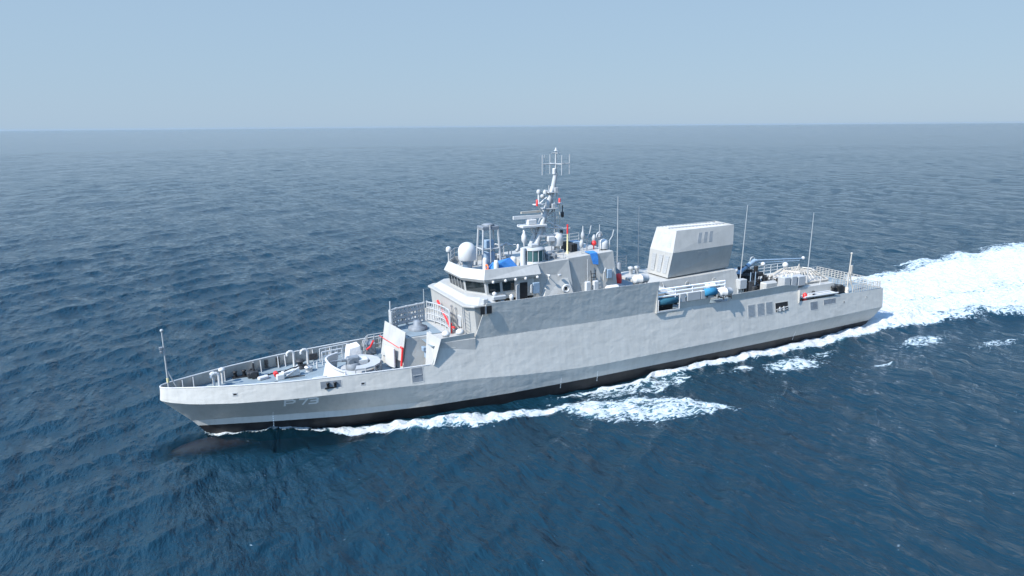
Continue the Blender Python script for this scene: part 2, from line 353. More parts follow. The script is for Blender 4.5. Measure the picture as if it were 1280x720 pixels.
# draught marks: small white figures column near stem and amidships, forefoot
for x in (7.9, 32.9, 36.9, 63.5):
    for k in range(7 if x > 10 else 9):
        z = .55+k*.16
        MB().add([hull_pt(x-.035, z), hull_pt(x+.035, z), hull_pt(x+.035, z+.09), hull_pt(x-.035, z+.09)], [(0,1,2,3)]).build('draught_figure', 'marking', ship)
# openings in the side: frame proud of the shell, flat panel with the inner shade put into its colour, gear on it
def side_opening(name, x0, x1, z0, z1, recess_paint='dark', frame='hull', bars=0, bar_mat='light'):
    mb = MB(); P_ = lambda x, z, o: hull_pt(x, z, o); w = .06
    for (a, b, c, d) in ((x0-w, x1+w, z1, z1+w), (x0-w, x1+w, z0-w, z0), (x0-w, x0, z0, z1), (x1, x1+w, z0, z1)):
        q = [P_(a, c, .0), P_(b, c, .0), P_(b, d, .0), P_(a, d, .0), P_(a, c, .018), P_(b, c, .018), P_(b, d, .018), P_(a, d, .018)]
        mb.add(q, [(4,5,6,7), (0,4,7,3), (1,2,6,5), (3,7,6,2), (0,1,5,4)])
    o = mb.build(name, frame, ship)
    mb = MB().add([P_(x0, z0, .008), P_(x1, z0, .008), P_(x1, z1, .008), P_(x0, z1, .008)], [(0,1,2,3)]); mb.build('painted_recess', recess_paint, o)
    return o
o = side_opening('mooring_port', 11.45, 13.05, 3.92, 4.5, 'mid', 'hull')
mb = MB()
for x in (12.0, 12.55): mb.lathe((x, -(hull_y(x, 4.1)+.03), 4.0), [(.1, 0), (.1, .3), (.14, .32), (.14, .4), (.02, .42)], 10)
mb.box((12.28, -(hull_y(12.2, 3.97)+.03), 3.97), (1.1, .1, .1)); mb.build('bollard', 'black', o)
side_opening('hawse_hole', 5.05, 5.3, 4.02, 4.17, 'black', 'light')
side_opening('hawse_hole', 14.6, 14.85, 3.9, 4.05, 'black', 'light')
o = side_opening('painted_access_recess', 18.75, 19.7, 3.5, 4.7, 'mid', 'hull')
MB().bb(18.85, 19.6, -(hull_y(19, 4)+.06), -(hull_y(19, 4)+.02), 4.05, 4.12).build('step', 'light', o)
for i, x in enumerate((56.0, 57.35, 58.6)):
    o = side_opening('intake_louvre', x, x+.95, 4.25, 5.55, 'light', 'hull')
    mb = MB()
    for k in range(9):
        z = 4.32+k*.14; mb.add([hull_pt(x, z, .01), hull_pt(x+.95, z, .01), hull_pt(x+.95, z+.05, .05), hull_pt(x, z+.05, .05)], [(0,1,2,3)])
    mb.build('slats', 'light', o)
o = side_opening('mooring_port', 60.0, 61.9, 4.35, 5.3, 'black', 'hull')
mb = MB()
mb.tube(hull_pt(60.1, 4.6, .05), hull_pt(61.8, 4.75, .05), .06); mb.tube(hull_pt(60.2, 4.45, .05), hull_pt(61.8, 4.5, .05), .05)
for x in (60.6, 61.2): mb.tube(hull_pt(x, 4.38, .06), hull_pt(x, 4.85, .06), .09)
mb.build('bollard', 'light', o)
side_opening('mooring_port', 65.4, 66.6, 3.85, 4.75, 'mid', 'hull')
side_opening('mooring_port', 67.6, 69.6, 4.2, 4.75, 'mid', 'hull')
side_opening('drain_hole', 70.9, 71.1, 4.05, 4.2, 'black', 'hull')
side_opening('drain_hole', 74.9, 75.05, 4.2, 4.3, 'black', 'hull')
side_opening('drain_hole', 22.3, 22.7, 5.95, 6.07, 'black', 'hull')
# ------------------------------------------------------------------ foredeck gear
mb = MB(); mb.tube((.62, 0, 3.72), (.62, 0, 9.1), .075, .05, n=8).ball((.62, 0, 9.2), .13); 
mb.tube((1.45, 0, 3.72), (.68, 0, 5.9), .055, n=6)
js = mb.build('jackstaff', 'light', ship)
MB().rbox((.42, 0, 7.8), (.28, .22, .22), .04).rbox((.42, 0, 7.5), (.22, .2, .2), .04).build('navigation_light', 'mid', js)
MB().tube((.62, 0, 5.0), (.62, 0, 5.35), .1).build('yellow_band', 'cream', js)
# mushroom vents and swan necks at the bow
for (x, y, h, kind) in ((3.9, .9, 1.05, 0), (4.6, 1.5, 1.1, 0), (4.3, .7, 1.2, 1), (10.6, 3.0, 1.45, 1), (11.8, 3.1, 1.4, 1)):
    mb = MB()
    if kind == 0: mb.tube((x, y, 3.72), (x, y, 3.72+h), .1, n=8).lathe((x, y, 3.72+h), [(.1, -.1), (.26, 0), (.26, .14), (.12, .24), (.02, .26)], 14)
    else:
        pts = [(x, y, 3.72), (x, y, 3.72+h*.8)] + [(x-.28+.28*math.cos(a), y, 3.72+h*.8+.28*math.sin(a)) for a in [R(d) for d in (30, 60, 90, 120, 150, 180, 200)]]
        mb.path(pts, .12, n=8)
    mb.build('ventilator', 'white', ship)
# windlass / capstans, anchor chain
def capstan(x, y, s=1.0, m='dark'):
    return MB().lathe((x, y, 3.72), [(.45*s, 0), (.45*s, .12), (.24*s, .2), (.2*s, .5), (.36*s, .62), (.36*s, .72), (.05, .78)], 16).build('capstan', m, ship)
wl = MB().rbox((7.0, 1.9, 3.98), (.9, .7, .5), .08).lathe((7.0, 2.4, 4.05), [(.3, -.15), (.3, .15)], 14, 'Y').lathe((7.0, 1.4, 4.05), [(.3, -.15), (.3, .15)], 14, 'Y').tube((7.1, 2.0, 3.72), (7.1, 2.0, 4.9), .09).build('windlass', 'dark', ship)
MB().rbox((7.7, .9, 3.86), (.9, .42, .28), .1, .3).build('deck_hatch', 'white', ship)
mb = MB()
for a, b in (((7.6, 1.5), (9.2, 2.1)), ((9.2, 2.1), (11.0, 2.3))):
    n = 16
    for i in range(n):
        t = (i+.5)/n; mb.box((a[0]+(b[0]-a[0])*t, a[1]+(b[1]-a[1])*t, 3.78), (.14, .09 if i % 2 else .04, .04 if i % 2 else .1), math.atan2(b[1]-a[1], b[0]-a[0]))
mb.build('anchor_chain', 'black', ship)
capstan(11.0, 2.35, 1.15); MB().lathe((11.5, 1.2, 3.72), [(.3, 0), (.3, .3), (.36, .32), (.36, .4), (.02, .42)], 14).build('hatch_coaming', 'white', ship)
def bollards(x, y, m='white'):
    return MB().rbox((x, y, 3.78), (1.2, .4, .1), .03).lathe((x-.35, y, 3.8), [(.15, 0), (.13, .4), (.19, .44), (.19, .5), (.02, .54)], 12).lathe((x+.35, y, 3.8), [(.15, 0), (.13, .4), (.19, .44), (.19, .5), (.02, .54)], 12).build('bollards', m, ship)
bollards(5.2, -1.7); bollards(9.6, -2.6); bollards(12.2, -3.3); bollards(6.0, 2.3, 'black'); bollards(8.0, -1.9, 'black')
mb = MB().rbox((9.9, .6, 4.0), (1.5, .55, .5), .1, .12).rbox((9.0, .3, 3.95), (.7, .6, .5), .1)
for s_ in (-1, 1): mb.tube((9.2, .4+s_*.25, 3.8), (10.6, .75+s_*.3, 4.45), .06)
mb.build('winch', 'white', ship)
MB().tube((8.7, .2, 4.15), (8.7, .75, 4.15), .2, n=12).build('winch_drum', 'red', ship)
mb = MB().path([(9.3, .2, 4.35), (9.9, .3, 4.5), (11.2, .85, 4.5), (11.4, 1.3, 4.2)], .05).path([(9.6, -.1, 3.85), (10.9, -.3, 3.9)], .05); mb.build('hose', 'black', ship)
# vertical stowage boards and square ports on starboard bulwark
for x in (8.3, 9.3):
    mb = MB()
    for z in (3.98, 4.25, 4.5): mb.box((x, hull_y(x, 4.3)-.22, z), (.3, .1, .2))
    mb.build('fire_nozzle_rack', 'dark', ship)
MB().rbox((12.2, 2.6, 4.5), (.75, .16, .6), .05).build('deck_screen', 'dark', ship)
MB().tube((12.2, 2.6, 3.72), (12.2, 2.6, 4.2), .05).build('screen_post', 'white', ship)
MB().tube((12.3, 1.6, 3.72), (12.3, 1.6, 4.3), .07).build('sounding_pipe', 'white', ship)
mb = MB().path([(10.9, -2.2, 3.95), (11.3, -2.1, 4.15), (12.4, -2.0, 4.15), (13.1, -2.4, 3.9)], .09); mb.build('pipe', 'white', ship)
# ------------------------------------------------------------------ gun with spray shield and working platform
gun = None
GX, GY = 15.0, -1.2
mb = MB().lathe((GX, GY, 3.72), [(1.75, 0), (1.75, .3), (1.6, .42), (.3, .44)], 28)
gun = mb.build('deck_gun', 'light', ship)
# curved splinter shield, open aft, with a rolled lip
mb = MB(); n = 20; bot = []; top = []
for i in range(n+1):
    a = R(118+122*i/n); u = i/n; hgt = 1.5-.75*max(0, u-.55)/.45
    bot.append((GX+2.75*math.cos(a), GY+2.1*math.sin(a), 3.73)); top.append((GX-.05+2.35*math.cos(a), GY+1.75*math.sin(a), 3.73+hgt))
inb = [(GX+(p[0]-GX)*.95, GY+(p[1]-GY)*.95, p[2]) for p in bot+top]; V = bot+top+inb; o_ = 2*(n+1); F_ = []
for i in range(n): F_ += [(i, i+1, n+2+i, n+1+i), (o_+i+1, o_+i, o_+n+1+i, o_+n+2+i), (n+1+i, n+2+i, o_+n+2+i, o_+n+1+i)]
F_ += [(0, n+1, o_+n+1, o_), (n, o_+n, o_+2*n+1, 2*n+1)]
mb.add(V, F_, 0, False); mb.path(top, .11, n=8); mb.path([bot[-1], top[-1]], .09, n=8).path([bot[0], top[0]], .09, n=8); mb.build('spray_shield', 'white', gun)
mb = MB().lathe((GX-.2, GY, 4.15), [(.62, 0), (.62, .5), (.4, .62), (.1, .64)], 18).rbox((GX-.2, GY, 4.95), (1.1, .7, .6), .12).tube((GX-.4, GY-.45, 4.9), (GX-.4, GY+.45, 4.9), .24, n=12)
mb.tube((GX-.8, GY-.05, 5.0), (GX-2.6, GY-.1, 5.15), .08, .055).tube((GX-.5, GY-.05, 5.0), (GX-1.2, GY-.1, 5.06), .13)
mb.build('gun_mount', 'mid', gun)
MB().rbox((GX+.6, GY+.1, 4.6), (1.0, .9, .7), .1).build('ammunition_box', 'white', gun)
# octagonal platform aft of gun
mb = MB(); outer = []; inner = []
for i in range(9):
    a = R(-110+200*i/8); outer.append((GX+.2+1.95*math.cos(a), GY-.1+1.95*math.sin(a))); inner.append((GX+.2+1.05*math.cos(a), GY-.1+1.05*math.sin(a)))
zt = 4.75
V = [(x, y, zt) for x, y in outer]+[(x, y, zt) for x, y in inner]+[(x, y, zt-.14) for x, y in outer]+[(x, y, zt-.14) for x, y in inner]
F_ = []
for i in range(8): F_ += [(i, i+1, 9+i+1, 9+i), (18+i+1, 18+i, 27+i, 27+i+1), (i, 18+i, 18+i+1, i+1), (9+i+1, 27+i+1, 27+i, 9+i)]
F_ += [(0, 9, 27, 18), (8, 26, 35, 17)]
mb.add(V, F_)
for x, y in outer: mb.tube((x, y, 3.72), (x, y, zt-.05), .05, n=6)
for a, b in zip(outer[:-1], outer[1:]): mb.tube((*a, 4.3), (*b, 4.3), .035, n=5)
mb.build('working_platform', 'light', gun)
# white winch cover box and lattice rails by starboard bulwark
MB().prism([(14.9, 1.0, 3.72), (16.3, 1.0, 3.72), (16.3, 2.7, 3.72), (14.9, 2.7, 3.72)], [(15.1, 1.2, 5.2), (16.1, 1.2, 5.35), (16.1, 2.5, 5.35), (15.1, 2.5, 5.2)]).build('canvas_cover', 'canvas', ship, .06)
for run in ([(12.9, 2.2, 3.72), (14.7, 2.5, 3.72)], [(12.9, 3.2, 3.72), (15.6, 3.7, 3.72)]): MB_rail('ammunition_rack', run, 1.2, 3, .6, .045, .05, 'white', ship)
# ------------------------------------------------------------------ forward deckhouse (01 level platform) 
Z0, Z1 = 3.72, 6.5
mb = MB(); bot = [(17.75, .7), (18.9, -2.3), (20.9, -2.5), (20.9, -4.95), (24.6, -5.1), (24.6, 5.1), (20.9, 4.95), (20.9, 2.5), (18.2, 2.0)]
top = [(18.35, .7), (19.3, -2.25), (21.1, -2.4), (21.1, -4.9), (24.6, -5.05), (24.6, 5.05), (21.1, 4.9), (21.1, 2.5), (18.7, 2.0)]
mb.prism([(x, y, Z0) for x, y in bot], [(x, y, Z1) for x, y in top]); dh = mb.build('forward_deckhouse', 'grey', ship, .03)
# sloping panels forming platform bulwark
mb = MB()
def panel(mb, a, b, c, d, th=.07):
    a, b, c, d = map(Vector, (a, b, c, d)); nn = (b-a).cross(d-a).normalized()*th
    return mb.prism([a, b, c, d], [a+nn, b+nn, c+nn, d+nn])
panel(mb, (17.78, .45, 4.5), (18.85, -2.38, 4.5), (19.2, -2.55, 7.1), (18.3, .5, 7.5)); mb.build('front_screen', 'grey', dh)
mb = MB(); panel(mb, (20.35, -4.0, 3.75), (20.75, -5.25, 4.8), (21.4, -5.3, 6.95), (20.75, -3.6, 7.25)); 
mb.build('front_screen', 'grey', dh)
mb = MB(); panel(mb, (20.35, 4.0, 3.75), (20.75, 5.2, 4.8), (21.45, 5.2, 7.2), (20.8, 3.5, 7.55)); mb.build('front_screen', 'grey', dh)
mb = MB(); mb.rbox((20.85, -3.05, 5.15), (.25, 1.0, 1.0), .05).rbox((20.6, -2.95, 5.55), (.3, .5, .35), .05); mb.build('electrical_cabinet', 'bluegrey', dh)
mb = MB(); ladder(mb, (20.65, -3.85, 3.8), (20.95, -3.75, 6.6), .5, (0, 1, 0), .3, .03); mb.build('ladder', 'mid', dh)
MB().rbox((21.02, -3.6, 6.9), (.12, .6, .55), .03).build('vent_box', 'light', dh)
MB().lathe((20.42, -4.55, 4.25), [(.24, -.05), (.24, .05), (.02, .07)], 16, 'X').build('fire_valve', 'red', dh)
for y, z in ((-4.1, 5.9), (-4.3, 5.85), (-4.45, 5.92)): MB().box((20.78, y, z), (.06, .09, .12)).build('bracket', 'dark', dh)
# doors / white cabinet with red hose reel on front
MB().rbox((18.05, -1.35, 4.75), (.18, 1.25, 1.75), .04, rz=.37).build('cabinet', 'white', dh)
for pth, r_ in (([(18.72, -2.35, 4.1), (18.85, -2.5, 5.7), (18.75, -2.2, 5.75)], .11), ([(17.7, .6, 6.2), (18.2, -.6, 5.9), (18.7, -1.9, 5.6)], .06), ([(17.3, 1.2, 5.6), (17.1, 1.5, 5.0), (16.7, 1.4, 4.8)], .1)): MB().path(pth, r_*(.5 if len(pth) == 3 and pth[0][2] > 6 else .9), n=8).build('fire_main_pipe', 'red', ship)
for run in ([(16.6, 2.4, 3.72), (17.4, 4.2, 3.72)], [(17.6, 4.5, 3.72), (20.2, 4.7, 3.72)]): MB_rail('guard_rail', run, 1.45, 3, .6, .05, .06, 'light', ship)
MB().rbox((17.5, 3.5, 4.3), (.9, 1.2, 1.0), .06).build('deck_locker', 'mid', ship)
for k in range(8): MB().rbox((16.9+rng.uniform(-.3, .5), .1+rng.uniform(-.6, .9), 3.95+rng.uniform(0, .2)), (.35, .3, .45), .08, rng.uniform(0, 3)).build('equipment_box', 'light', ship)
MB().path([(16.6, .9, 3.9), (17.0, .3, 4.3), (17.3, -.4, 4.0)], .05).build('hose', 'light', ship)
MB().rbox((18.1, -2.9, 3.78), (1.2, .4, .1), .03).build('hose_tray', 'red', ship)
# platform surface details
deckpad = MB().bb(19.6, 22.6, -2.2, 2.2, 6.505, 6.56).build('platform_pad', 'deck', dh)
mb = MB().lathe((21.0, -.3, 6.56), [(.85, 0), (.85, .25), (.4, .4), (.35, .8), (.02, .85)], 18); mb.build('launcher_base', 'mid', dh)
# curved blast fence of horizontal tubes
fpts = [(18.75, .1), (18.8, .7), (19.5, 1.15), (20.6, 1.5), (21.7, 1.8), (22.4, 1.95)]
fpts2 = [(22.7, 1.9), (23.1, 1.0), (23.35, 0), (23.45, -1.0), (23.4, -2.0), (23.1, -2.9)]
def fence(name, pts, z, h, bars, r):
    mb = MB()
    for k in range(bars+1):
        zz = z+h*k/bars; mb.path([(x, y, zz) for x, y in pts], r, n=6)
        if k < bars: mb.path([(x+.02, y, zz+.14) for x, y in pts], r*.6, n=5)
    for x, y in pts: mb.tube((x, y, z-.3), (x, y, z+h+.1), r*1.2, n=6)
    for a, b in zip(pts[:-1], pts[1:]):
        for t in (.33, .66): mb.tube((a[0]+(b[0]-a[0])*t, a[1]+(b[1]-a[1])*t, z), (a[0]+(b[0]-a[0])*t, a[1]+(b[1]-a[1])*t, z+h), r*.7, n=5)
    return mb.build(name, 'light', dh)
fence('blast_fence', fpts, 6.85, 1.45, 3, .1); fence('blast_fence', fpts2, 6.75, 1.65, 3, .06)
MB().tube((18.7, .2, 6.5), (18.7, .2, 9.3), .09, .06).build('antenna_post', 'light', dh); MB().tube((22.5, 2.1, 6.5), (22.5, 2.1, 9.6), .045, .03).build('antenna_post', 'light', dh)
for x in (22.2, 23.5): MB().lathe((x, -4.2, 6.5), [(.3, 0), (.3, .35), (.38, .4), (.34, .6), (.15, .75), (.02, .78)], 14).build('ventilator', 'white', dh)
# ------------------------------------------------------------------ bridge block
mb = MB(); bot = [(23.9, -4.1), (24.6, -4.85), (26.5, -4.85), (43.7, -3.6), (43.7, 3.6), (26.5, 4.85), (24.6, 4.85), (23.9, 4.1)]
mb.prism([(x+.25, y, 6.5) for x, y in bot], [(x, y, 9.15) for x, y in bot[:2]]+[(26.5, -4.9, 9.15), (43.7, -3.6, 8.55), (43.7, 3.6, 8.55), (26.5, 4.9, 9.15)]+[(x, y, 9.15) for x, y in bot[6:]])
br = mb.build('bridge_house', 'grey', ship, .02)
# ledge in front of windows
mb = MB(); led = [(23.75, -4.4), (24.5, -5.12), (26.6, -5.16), (26.6, 5.16), (24.5, 5.12), (23.75, 4.4)]
mb.prism([(x, y, 9.18) for x, y in led], [(x, y, 9.34) for x, y in led])
led2 = [(24.15, -4.0), (24.9, -5.0), (26.6, -5.1), (26.6, 5.1), (24.9, 5.0), (24.15, 4.0)]
led3 = [(24.55, -3.4), (25.4, -4.3), (26.6, -4.3), (26.6, 4.3), (25.4, 4.3), (24.55, 3.4)]
mb.prism([(x, y, 9.345) for x, y in led2], [(x, y, 9.85) for x, y in led3]); mb.build('bridge_front_apron', 'grey', br, .03)
# wheelhouse
WB = [(25.2, -1.7), (26.4, -3.7), (31.0, -3.7), (31.0, 3.7), (26.4, 3.7), (25.2, 1.9)]
WM = [(24.95, -1.75), (26.2, -3.75), (31.0, -3.75), (31.0, 3.75), (26.2, 3.75), (24.95, 1.95)]
mb = MB(); mb.prism([(x, y, 9.3) for x, y in WB], [(x, y, 10.98) for x, y in WM]); wh = mb.build('wheelhouse', 'grey', ship, .02)
RB = [(24.75, -1.85), (26.1, -3.9), (31.6, -3.9), (31.6, 3.9), (26.1, 3.9), (24.75, 2.0)]
RT = [(24.95, -1.6), (26.2, -3.62), (31.6, -3.4), (31.6, 3.4), (26.2, 3.62), (24.95, 1.85)]
RM = [(24.55, -1.9), (25.95, -4.0), (31.6, -4.0), (31.6, 4.0), (25.95, 4.0), (24.55, 2.05)]
mb = MB(); mb.prism([(x, y, 10.99) for x, y in RB], [(x, y, 11.25) for x, y in RM])
n = 6; V = [(x, y, 11.25) for x, y in RM]+[(x, y, 12.08) for x, y in RT]+[(x*.985+.42, y*.985, 12.08) for x, y in RT]+[(x*.985+.42, y*.985, 11.5) for x, y in RT]
mb.add(V, [(i, (i+1) % n, n+(i+1) % n, n+i) for i in range(n)]+[(n+i, n+(i+1) % n, 2*n+(i+1) % n, 2*n+i) for i in range(n)]+[(2*n+i, 2*n+(i+1) % n, 3*n+(i+1) % n, 3*n+i) for i in range(n)]+[list(range(3*n, 4*n))])
mb.build('wheelhouse_roof', 'grey', wh, .02)
def facet_win(parent, A, B, C_, D, u0, u1, v0, v1, mat='glass', off=.03, name='window', vis=True):
    A, B, C_, D = map(Vector, (A, B, C_, D)); P_ = lambda u, v: (A.lerp(B, u)).lerp(D.lerp(C_, u), v)
    nn = (B-A).cross(D-A).normalized()
    w = .045
    q = [P_(u0, v0), P_(u1, v0), P_(u1, v1), P_(u0, v1)]; c = sum(q, Vector())/4
    fr = [c+(p-c)*1.09 for p in q]
    mb = MB(); mb.prism([p+nn*.002 for p in fr], [p+nn*off*.6 for p in fr]); fo = mb.build(name, 'light', parent)
    mb = MB(); mb.prism([p+nn*off*.62 for p in q], [p+nn*off*1.0 for p in q]); mb.build('pane', mat, fo)
    return fo
def F4(i, j, zb, zt_, b, t): return (Vector((*b[i], zb)), Vector((*b[j], zb)), Vector((*t[j], zt_)), Vector((*t[i], zt_)))
fa = F4(5, 0, 9.3, 10.98, WB, WM)      # front facet starboard -> port
for k in range(5): facet_win(wh, *fa, .03+k*.195, .185+k*.195, .42, .95)
fb = F4(0, 1, 9.3, 10.98, WB, WM); facet_win(wh, *fb, .07, .93, .42, .95)
fs = F4(4, 5, 9.3, 10.98, WB, WM); facet_win(wh, *fs, .07, .93, .42, .95)
fc = F4(1, 2, 9.3, 10.98, WB, WM)
facet_win(wh, *fc, .04, .28, .40, .92); facet_win(wh, *fc, .33, .58, .42, .93)
# open door on port side: black slab painting the shade inside, white leaf swung out
mb = MB().bb(29.55, 30.3, -3.79, -3.72, 8.65, 10.6); dr = mb.build('painted_doorway', 'black', wh)
MB().box((29.2, -4.05, 9.6), (.06, .72, 1.85), rz=-.9).build('door_leaf', 'white', dr)
for x in (26.8, 28.0, 29.0, 30.0, 31.2, 32.4): MB().ball((x, -4.05, 11.0), .14, n=8).tube((x, -3.6, 11.05), (x, -4.0, 11.02), .04).build('floodlight', 'white', wh)

# bridge wing gear (between wheelhouse and bulwark)
for (x, y, z, h, r, m) in ((26.7, -4.5, 9.35, .9, .2, 'white'), (28.3, -4.6, 8.6, 1.3, .2, 'white'), (27.3, -4.6, 8.6, .95, .28, 'light')):
    MB().lathe((x, y, z), [(r*.7, 0), (r*.6, h*.6), (r, h*.7), (r, h*.9), (.03, h)], 12).build('pelorus', m, br)
MB().rbox((27.0, -4.75, 9.75), (1.3, .4, .35), .08).build('equipment_case', 'light', br); MB().rbox((25.6, -4.9, 9.6), (.5, .35, .5), .08).build('equipment_case', 'light', br)
mb = MB(); mb.bb(24.95, 26.0, -5.42, -5.36, 8.62, 9.3); mb.build('navigation_light_recess', 'black', br)
MB().bb(25.35, 25.5, -5.44, -5.42, 8.62, 9.3).build('divider', 'mid', br)
# front wall fittings: red davit, posts, hatch
mb = MB().tube((23.6, 1.4, 8.5), (23.3, -2.6, 7.0), .12, n=8).tube((23.3, -2.3, 7.0), (23.3, -3.4, 7.2), .1).tube((23.3, -2.6, 6.5), (23.3, -2.6, 7.4), .12)
mb.build('davit', 'red', dh)
mb = MB(); ladder(mb, (23.95, -4.3, 6.6), (23.8, -4.35, 9.2), .45, (0, 1, 0), .3, .03); mb.build('ladder', 'mid', br)
for y in (-1.6, -2.6): MB().path([(23.9, y+.5, 8.5), (23.8, y+.1, 8.75), (23.8, y, 8.6), (23.95, y, 7.0)], .035, n=5).build('hook_post', 'mid', br)
MB().rbox((24.0, -2.9, 7.6), (.15, .8, 1.0), .1).build('watertight_door', 'light', br)
# ------------------------------------------------------------------ roof gear over the wheelhouse
RZ = 11.5
mb = MB().lathe((25.9, -.45, RZ), [(.45, 0), (.42, .75), (.6, .82), (.6, .95), (.1, .96)], 18); rd = mb.build('radome', 'bluegrey', wh)
MB().dome((25.9, -.45, RZ+.95), .83, 1.65).build('dome', 'white', rd)
def small_dome(x, y, z, ph, r, h, parent=None, m='white'):
    mb = MB().tube((x, y, z), (x, y, z+ph), r*.35, n=8); o = mb.build('radome', 'light', parent or wh); MB().dome((x, y, z+ph), r, h, 18).build('dome', m, o); return o
small_dome(25.3, 2.6, RZ, 1.3, .26, .5)
small_dome(35.4, -.2, 12.0, .95, .62, 1.3, ship)
small_dome(39.6, -2.0, 12.45, .15, .46, .95, ship)
# cage tower
mb = MB(); cx, cy = 28.5, .6
base = [(-.95, -.7), (.95, -.7), (.95, .7), (-.95, .7)]
for (dx, dy) in base: mb.tube((cx+dx, cy+dy, RZ), (cx+dx*.78, cy+dy*.78, 15.0), .1, n=6)
for z, s_ in ((13.2, .89), (15.0, .78)):
    q = [(cx+dx*s_, cy+dy*s_, z) for dx, dy in base]; mb.path(q+[q[0]], .08, n=6)
mb.tube((cx-.1, cy-.75, RZ), (cx-.1, cy-.65, 15.4), .05); tw = mb.build('lattice_tower', 'light', wh)
MB().rbox((cx, cy, 15.15), (1.7, 1.3, .26), .05).lathe((cx, cy, 15.28), [(.55, 0), (.6, .12), (.3, .22), (.02, .24)], 16).build('tower_platform', 'mid', tw)
MB().rbox((cx, cy, 13.55), (.9, .8, .8), .08).rbox((cx, cy, 12.2), (1.0, .8, 1.3), .08).build('sensor_housing', 'bluegrey', tw)
# lockers, pedestals
for (x, y, h, r) in ((27.6, -3.0, 1.2, .22), (27.0, -1.9, 1.3, .22), (30.2, -1.2, 1.0, .3)): MB().lathe((x, y, RZ), [(r, 0), (r, h*.8), (r*.7, h), (.02, h)], 14).build('pedestal', 'white', wh)
MB().ring((27.0, -2.3, 11.95), .27, .07, 'X').build('lifebuoy', 'orange', wh)
for (x, y) in ((29.6, 1.8), (30.4, 2.2), (31.0, 1.4), (30.0, .6), (30.8, .4), (26.9, 1.2), (26.6, 2.6)): MB().rbox((x, y, RZ+.35), (.55, .45, .7), .08, rng.uniform(0, 1)).tube((x, y, RZ+.6), (x, y, RZ+1.3), .06).build('equipment_box', 'light', wh)
mb = MB(); ar = [(29.4, 2.2, 13.0), (29.9, 1.9, 13.25), (30.3, 1.6, 13.05), (30.8, 1.5, 13.35), (31.3, 1.2, 13.1)]
mb.path(ar, .09).tube((30.3, 1.6, RZ), (30.3, 1.6, 13.05), .07).tube((29.3, 2.3, 13.05), (31.6, 1.0, 13.2), .05); mb.build('antenna_array', 'light', wh)
for run in ([(25.2, 1.8, 12.08), (26.2, 3.4, 12.08), (31.4, 3.3, 12.08)], [(33.0, -2.9, 12.15), (34.6, -2.8, 12.2)]): MB_rail('roof_railing', run, .85, 2, 1.2, .03, .035, 'light', wh)
# ------------------------------------------------------------------ aft superstructure block
mb = MB()
mb.prism([(31.0, -3.7, 8.6), (35.2, -3.9, 8.6), (35.2, 3.9, 8.6), (31.0, 3.7, 8.6)], [(31.0, -3.45, 12.1), (34.9, -3.3, 12.2), (34.9, 3.3, 12.2), (31.0, 3.45, 12.1)])
sb = mb.build('midship_house', 'grey', ship, .03)
mb = MB(); mb.prism([(35.203, -3.3, 8.6), (40.4, -3.5, 8.6), (40.4, 3.5, 8.6), (35.203, 3.3, 8.6)], [(34.903, -3.2, 12.25), (40.0, -3.1, 12.5), (40.0, 3.1, 12.5), (34.903, 3.2, 12.25)]); mb.build('aft_house', 'grey', sb, .03)
MB().prism([(31.6, -4.3, 8.61), (35.0, -4.4, 8.61), (35.15, -3.5, 8.61), (31.3, -3.6, 8.61)], [(32.8, -3.45, 11.0), (34.6, -3.35, 11.0), (34.9, -3.0, 11.2), (32.4, -3.2, 11.2)]).build('house_fairing', 'grey', sb)
mb = MB(); ladder(mb, (37.6, -3.75, 8.6), (37.5, -3.45, 10.9), .5, (1, 0, 0), .33, .045); mb.build('ladder', 'dark', sb)
mb = MB(); mb.rbox((39.3, -3.5, 10.4), (.55, .3, .85), .05); mb.build('junction_box', 'bluegrey', sb)
mb = MB().path([(38.7, -3.5, 9.8), (38.7, -3.55, 10.6), (38.9, -3.5, 11.0)], .07).path([(39.8, -3.5, 9.7), (39.8, -3.5, 10.9)], .06).tube((36.9, -3.5, 9), (36.9, -3.4, 12), .04); mb.build('pipe', 'light', sb)
MB().rbox((31.1, -3.95, 10.0), (.7, .25, 1.0), .06).build('junction_box', 'bluegrey', sb)
MB().rbox((30.6, -4.0, 10.0), (.22, .2, .8), .06).rbox((33.6, -3.85, 10.9), (.3, .3, .2), .05).build('junction_box', 'light', sb)
# optical director cabin with green windows
cx, cy = 31.7, -2.3
mb = MB().lathe((cx, cy, 11.2), [(1.25, 0), (1.15, .25), (1.05, .4), (1.05, 1.0), (.95, 1.05)], 22); dc = mb.build('director_cabin', 'light', sb)
MB().lathe((cx, cy, 12.25), [(1.0, 0), (.98, 1.0)], 22).build('window_band', 'gglass', dc)
mb = MB().lathe((cx, cy, 13.25), [(1.06, 0), (1.06, .12), (.5, .2), (.02, .22)], 22)
for k in range(12): a = 2*math.pi*k/12; mb.tube((cx+1.02*math.cos(a), cy+1.02*math.sin(a), 12.25), (cx+1.0*math.cos(a), cy+1.0*math.sin(a), 13.26), .045, n=5)
mb.rbox((cx, cy, 13.6), (.8, .7, .25), .05); mb.build('cabin_roof', 'light', dc)
MB().tube((cx-1.25, cy-.35, 11.3), (cx-1.2, cy-.3, 13.5), .26, n=12).build('trunk', 'white', dc)
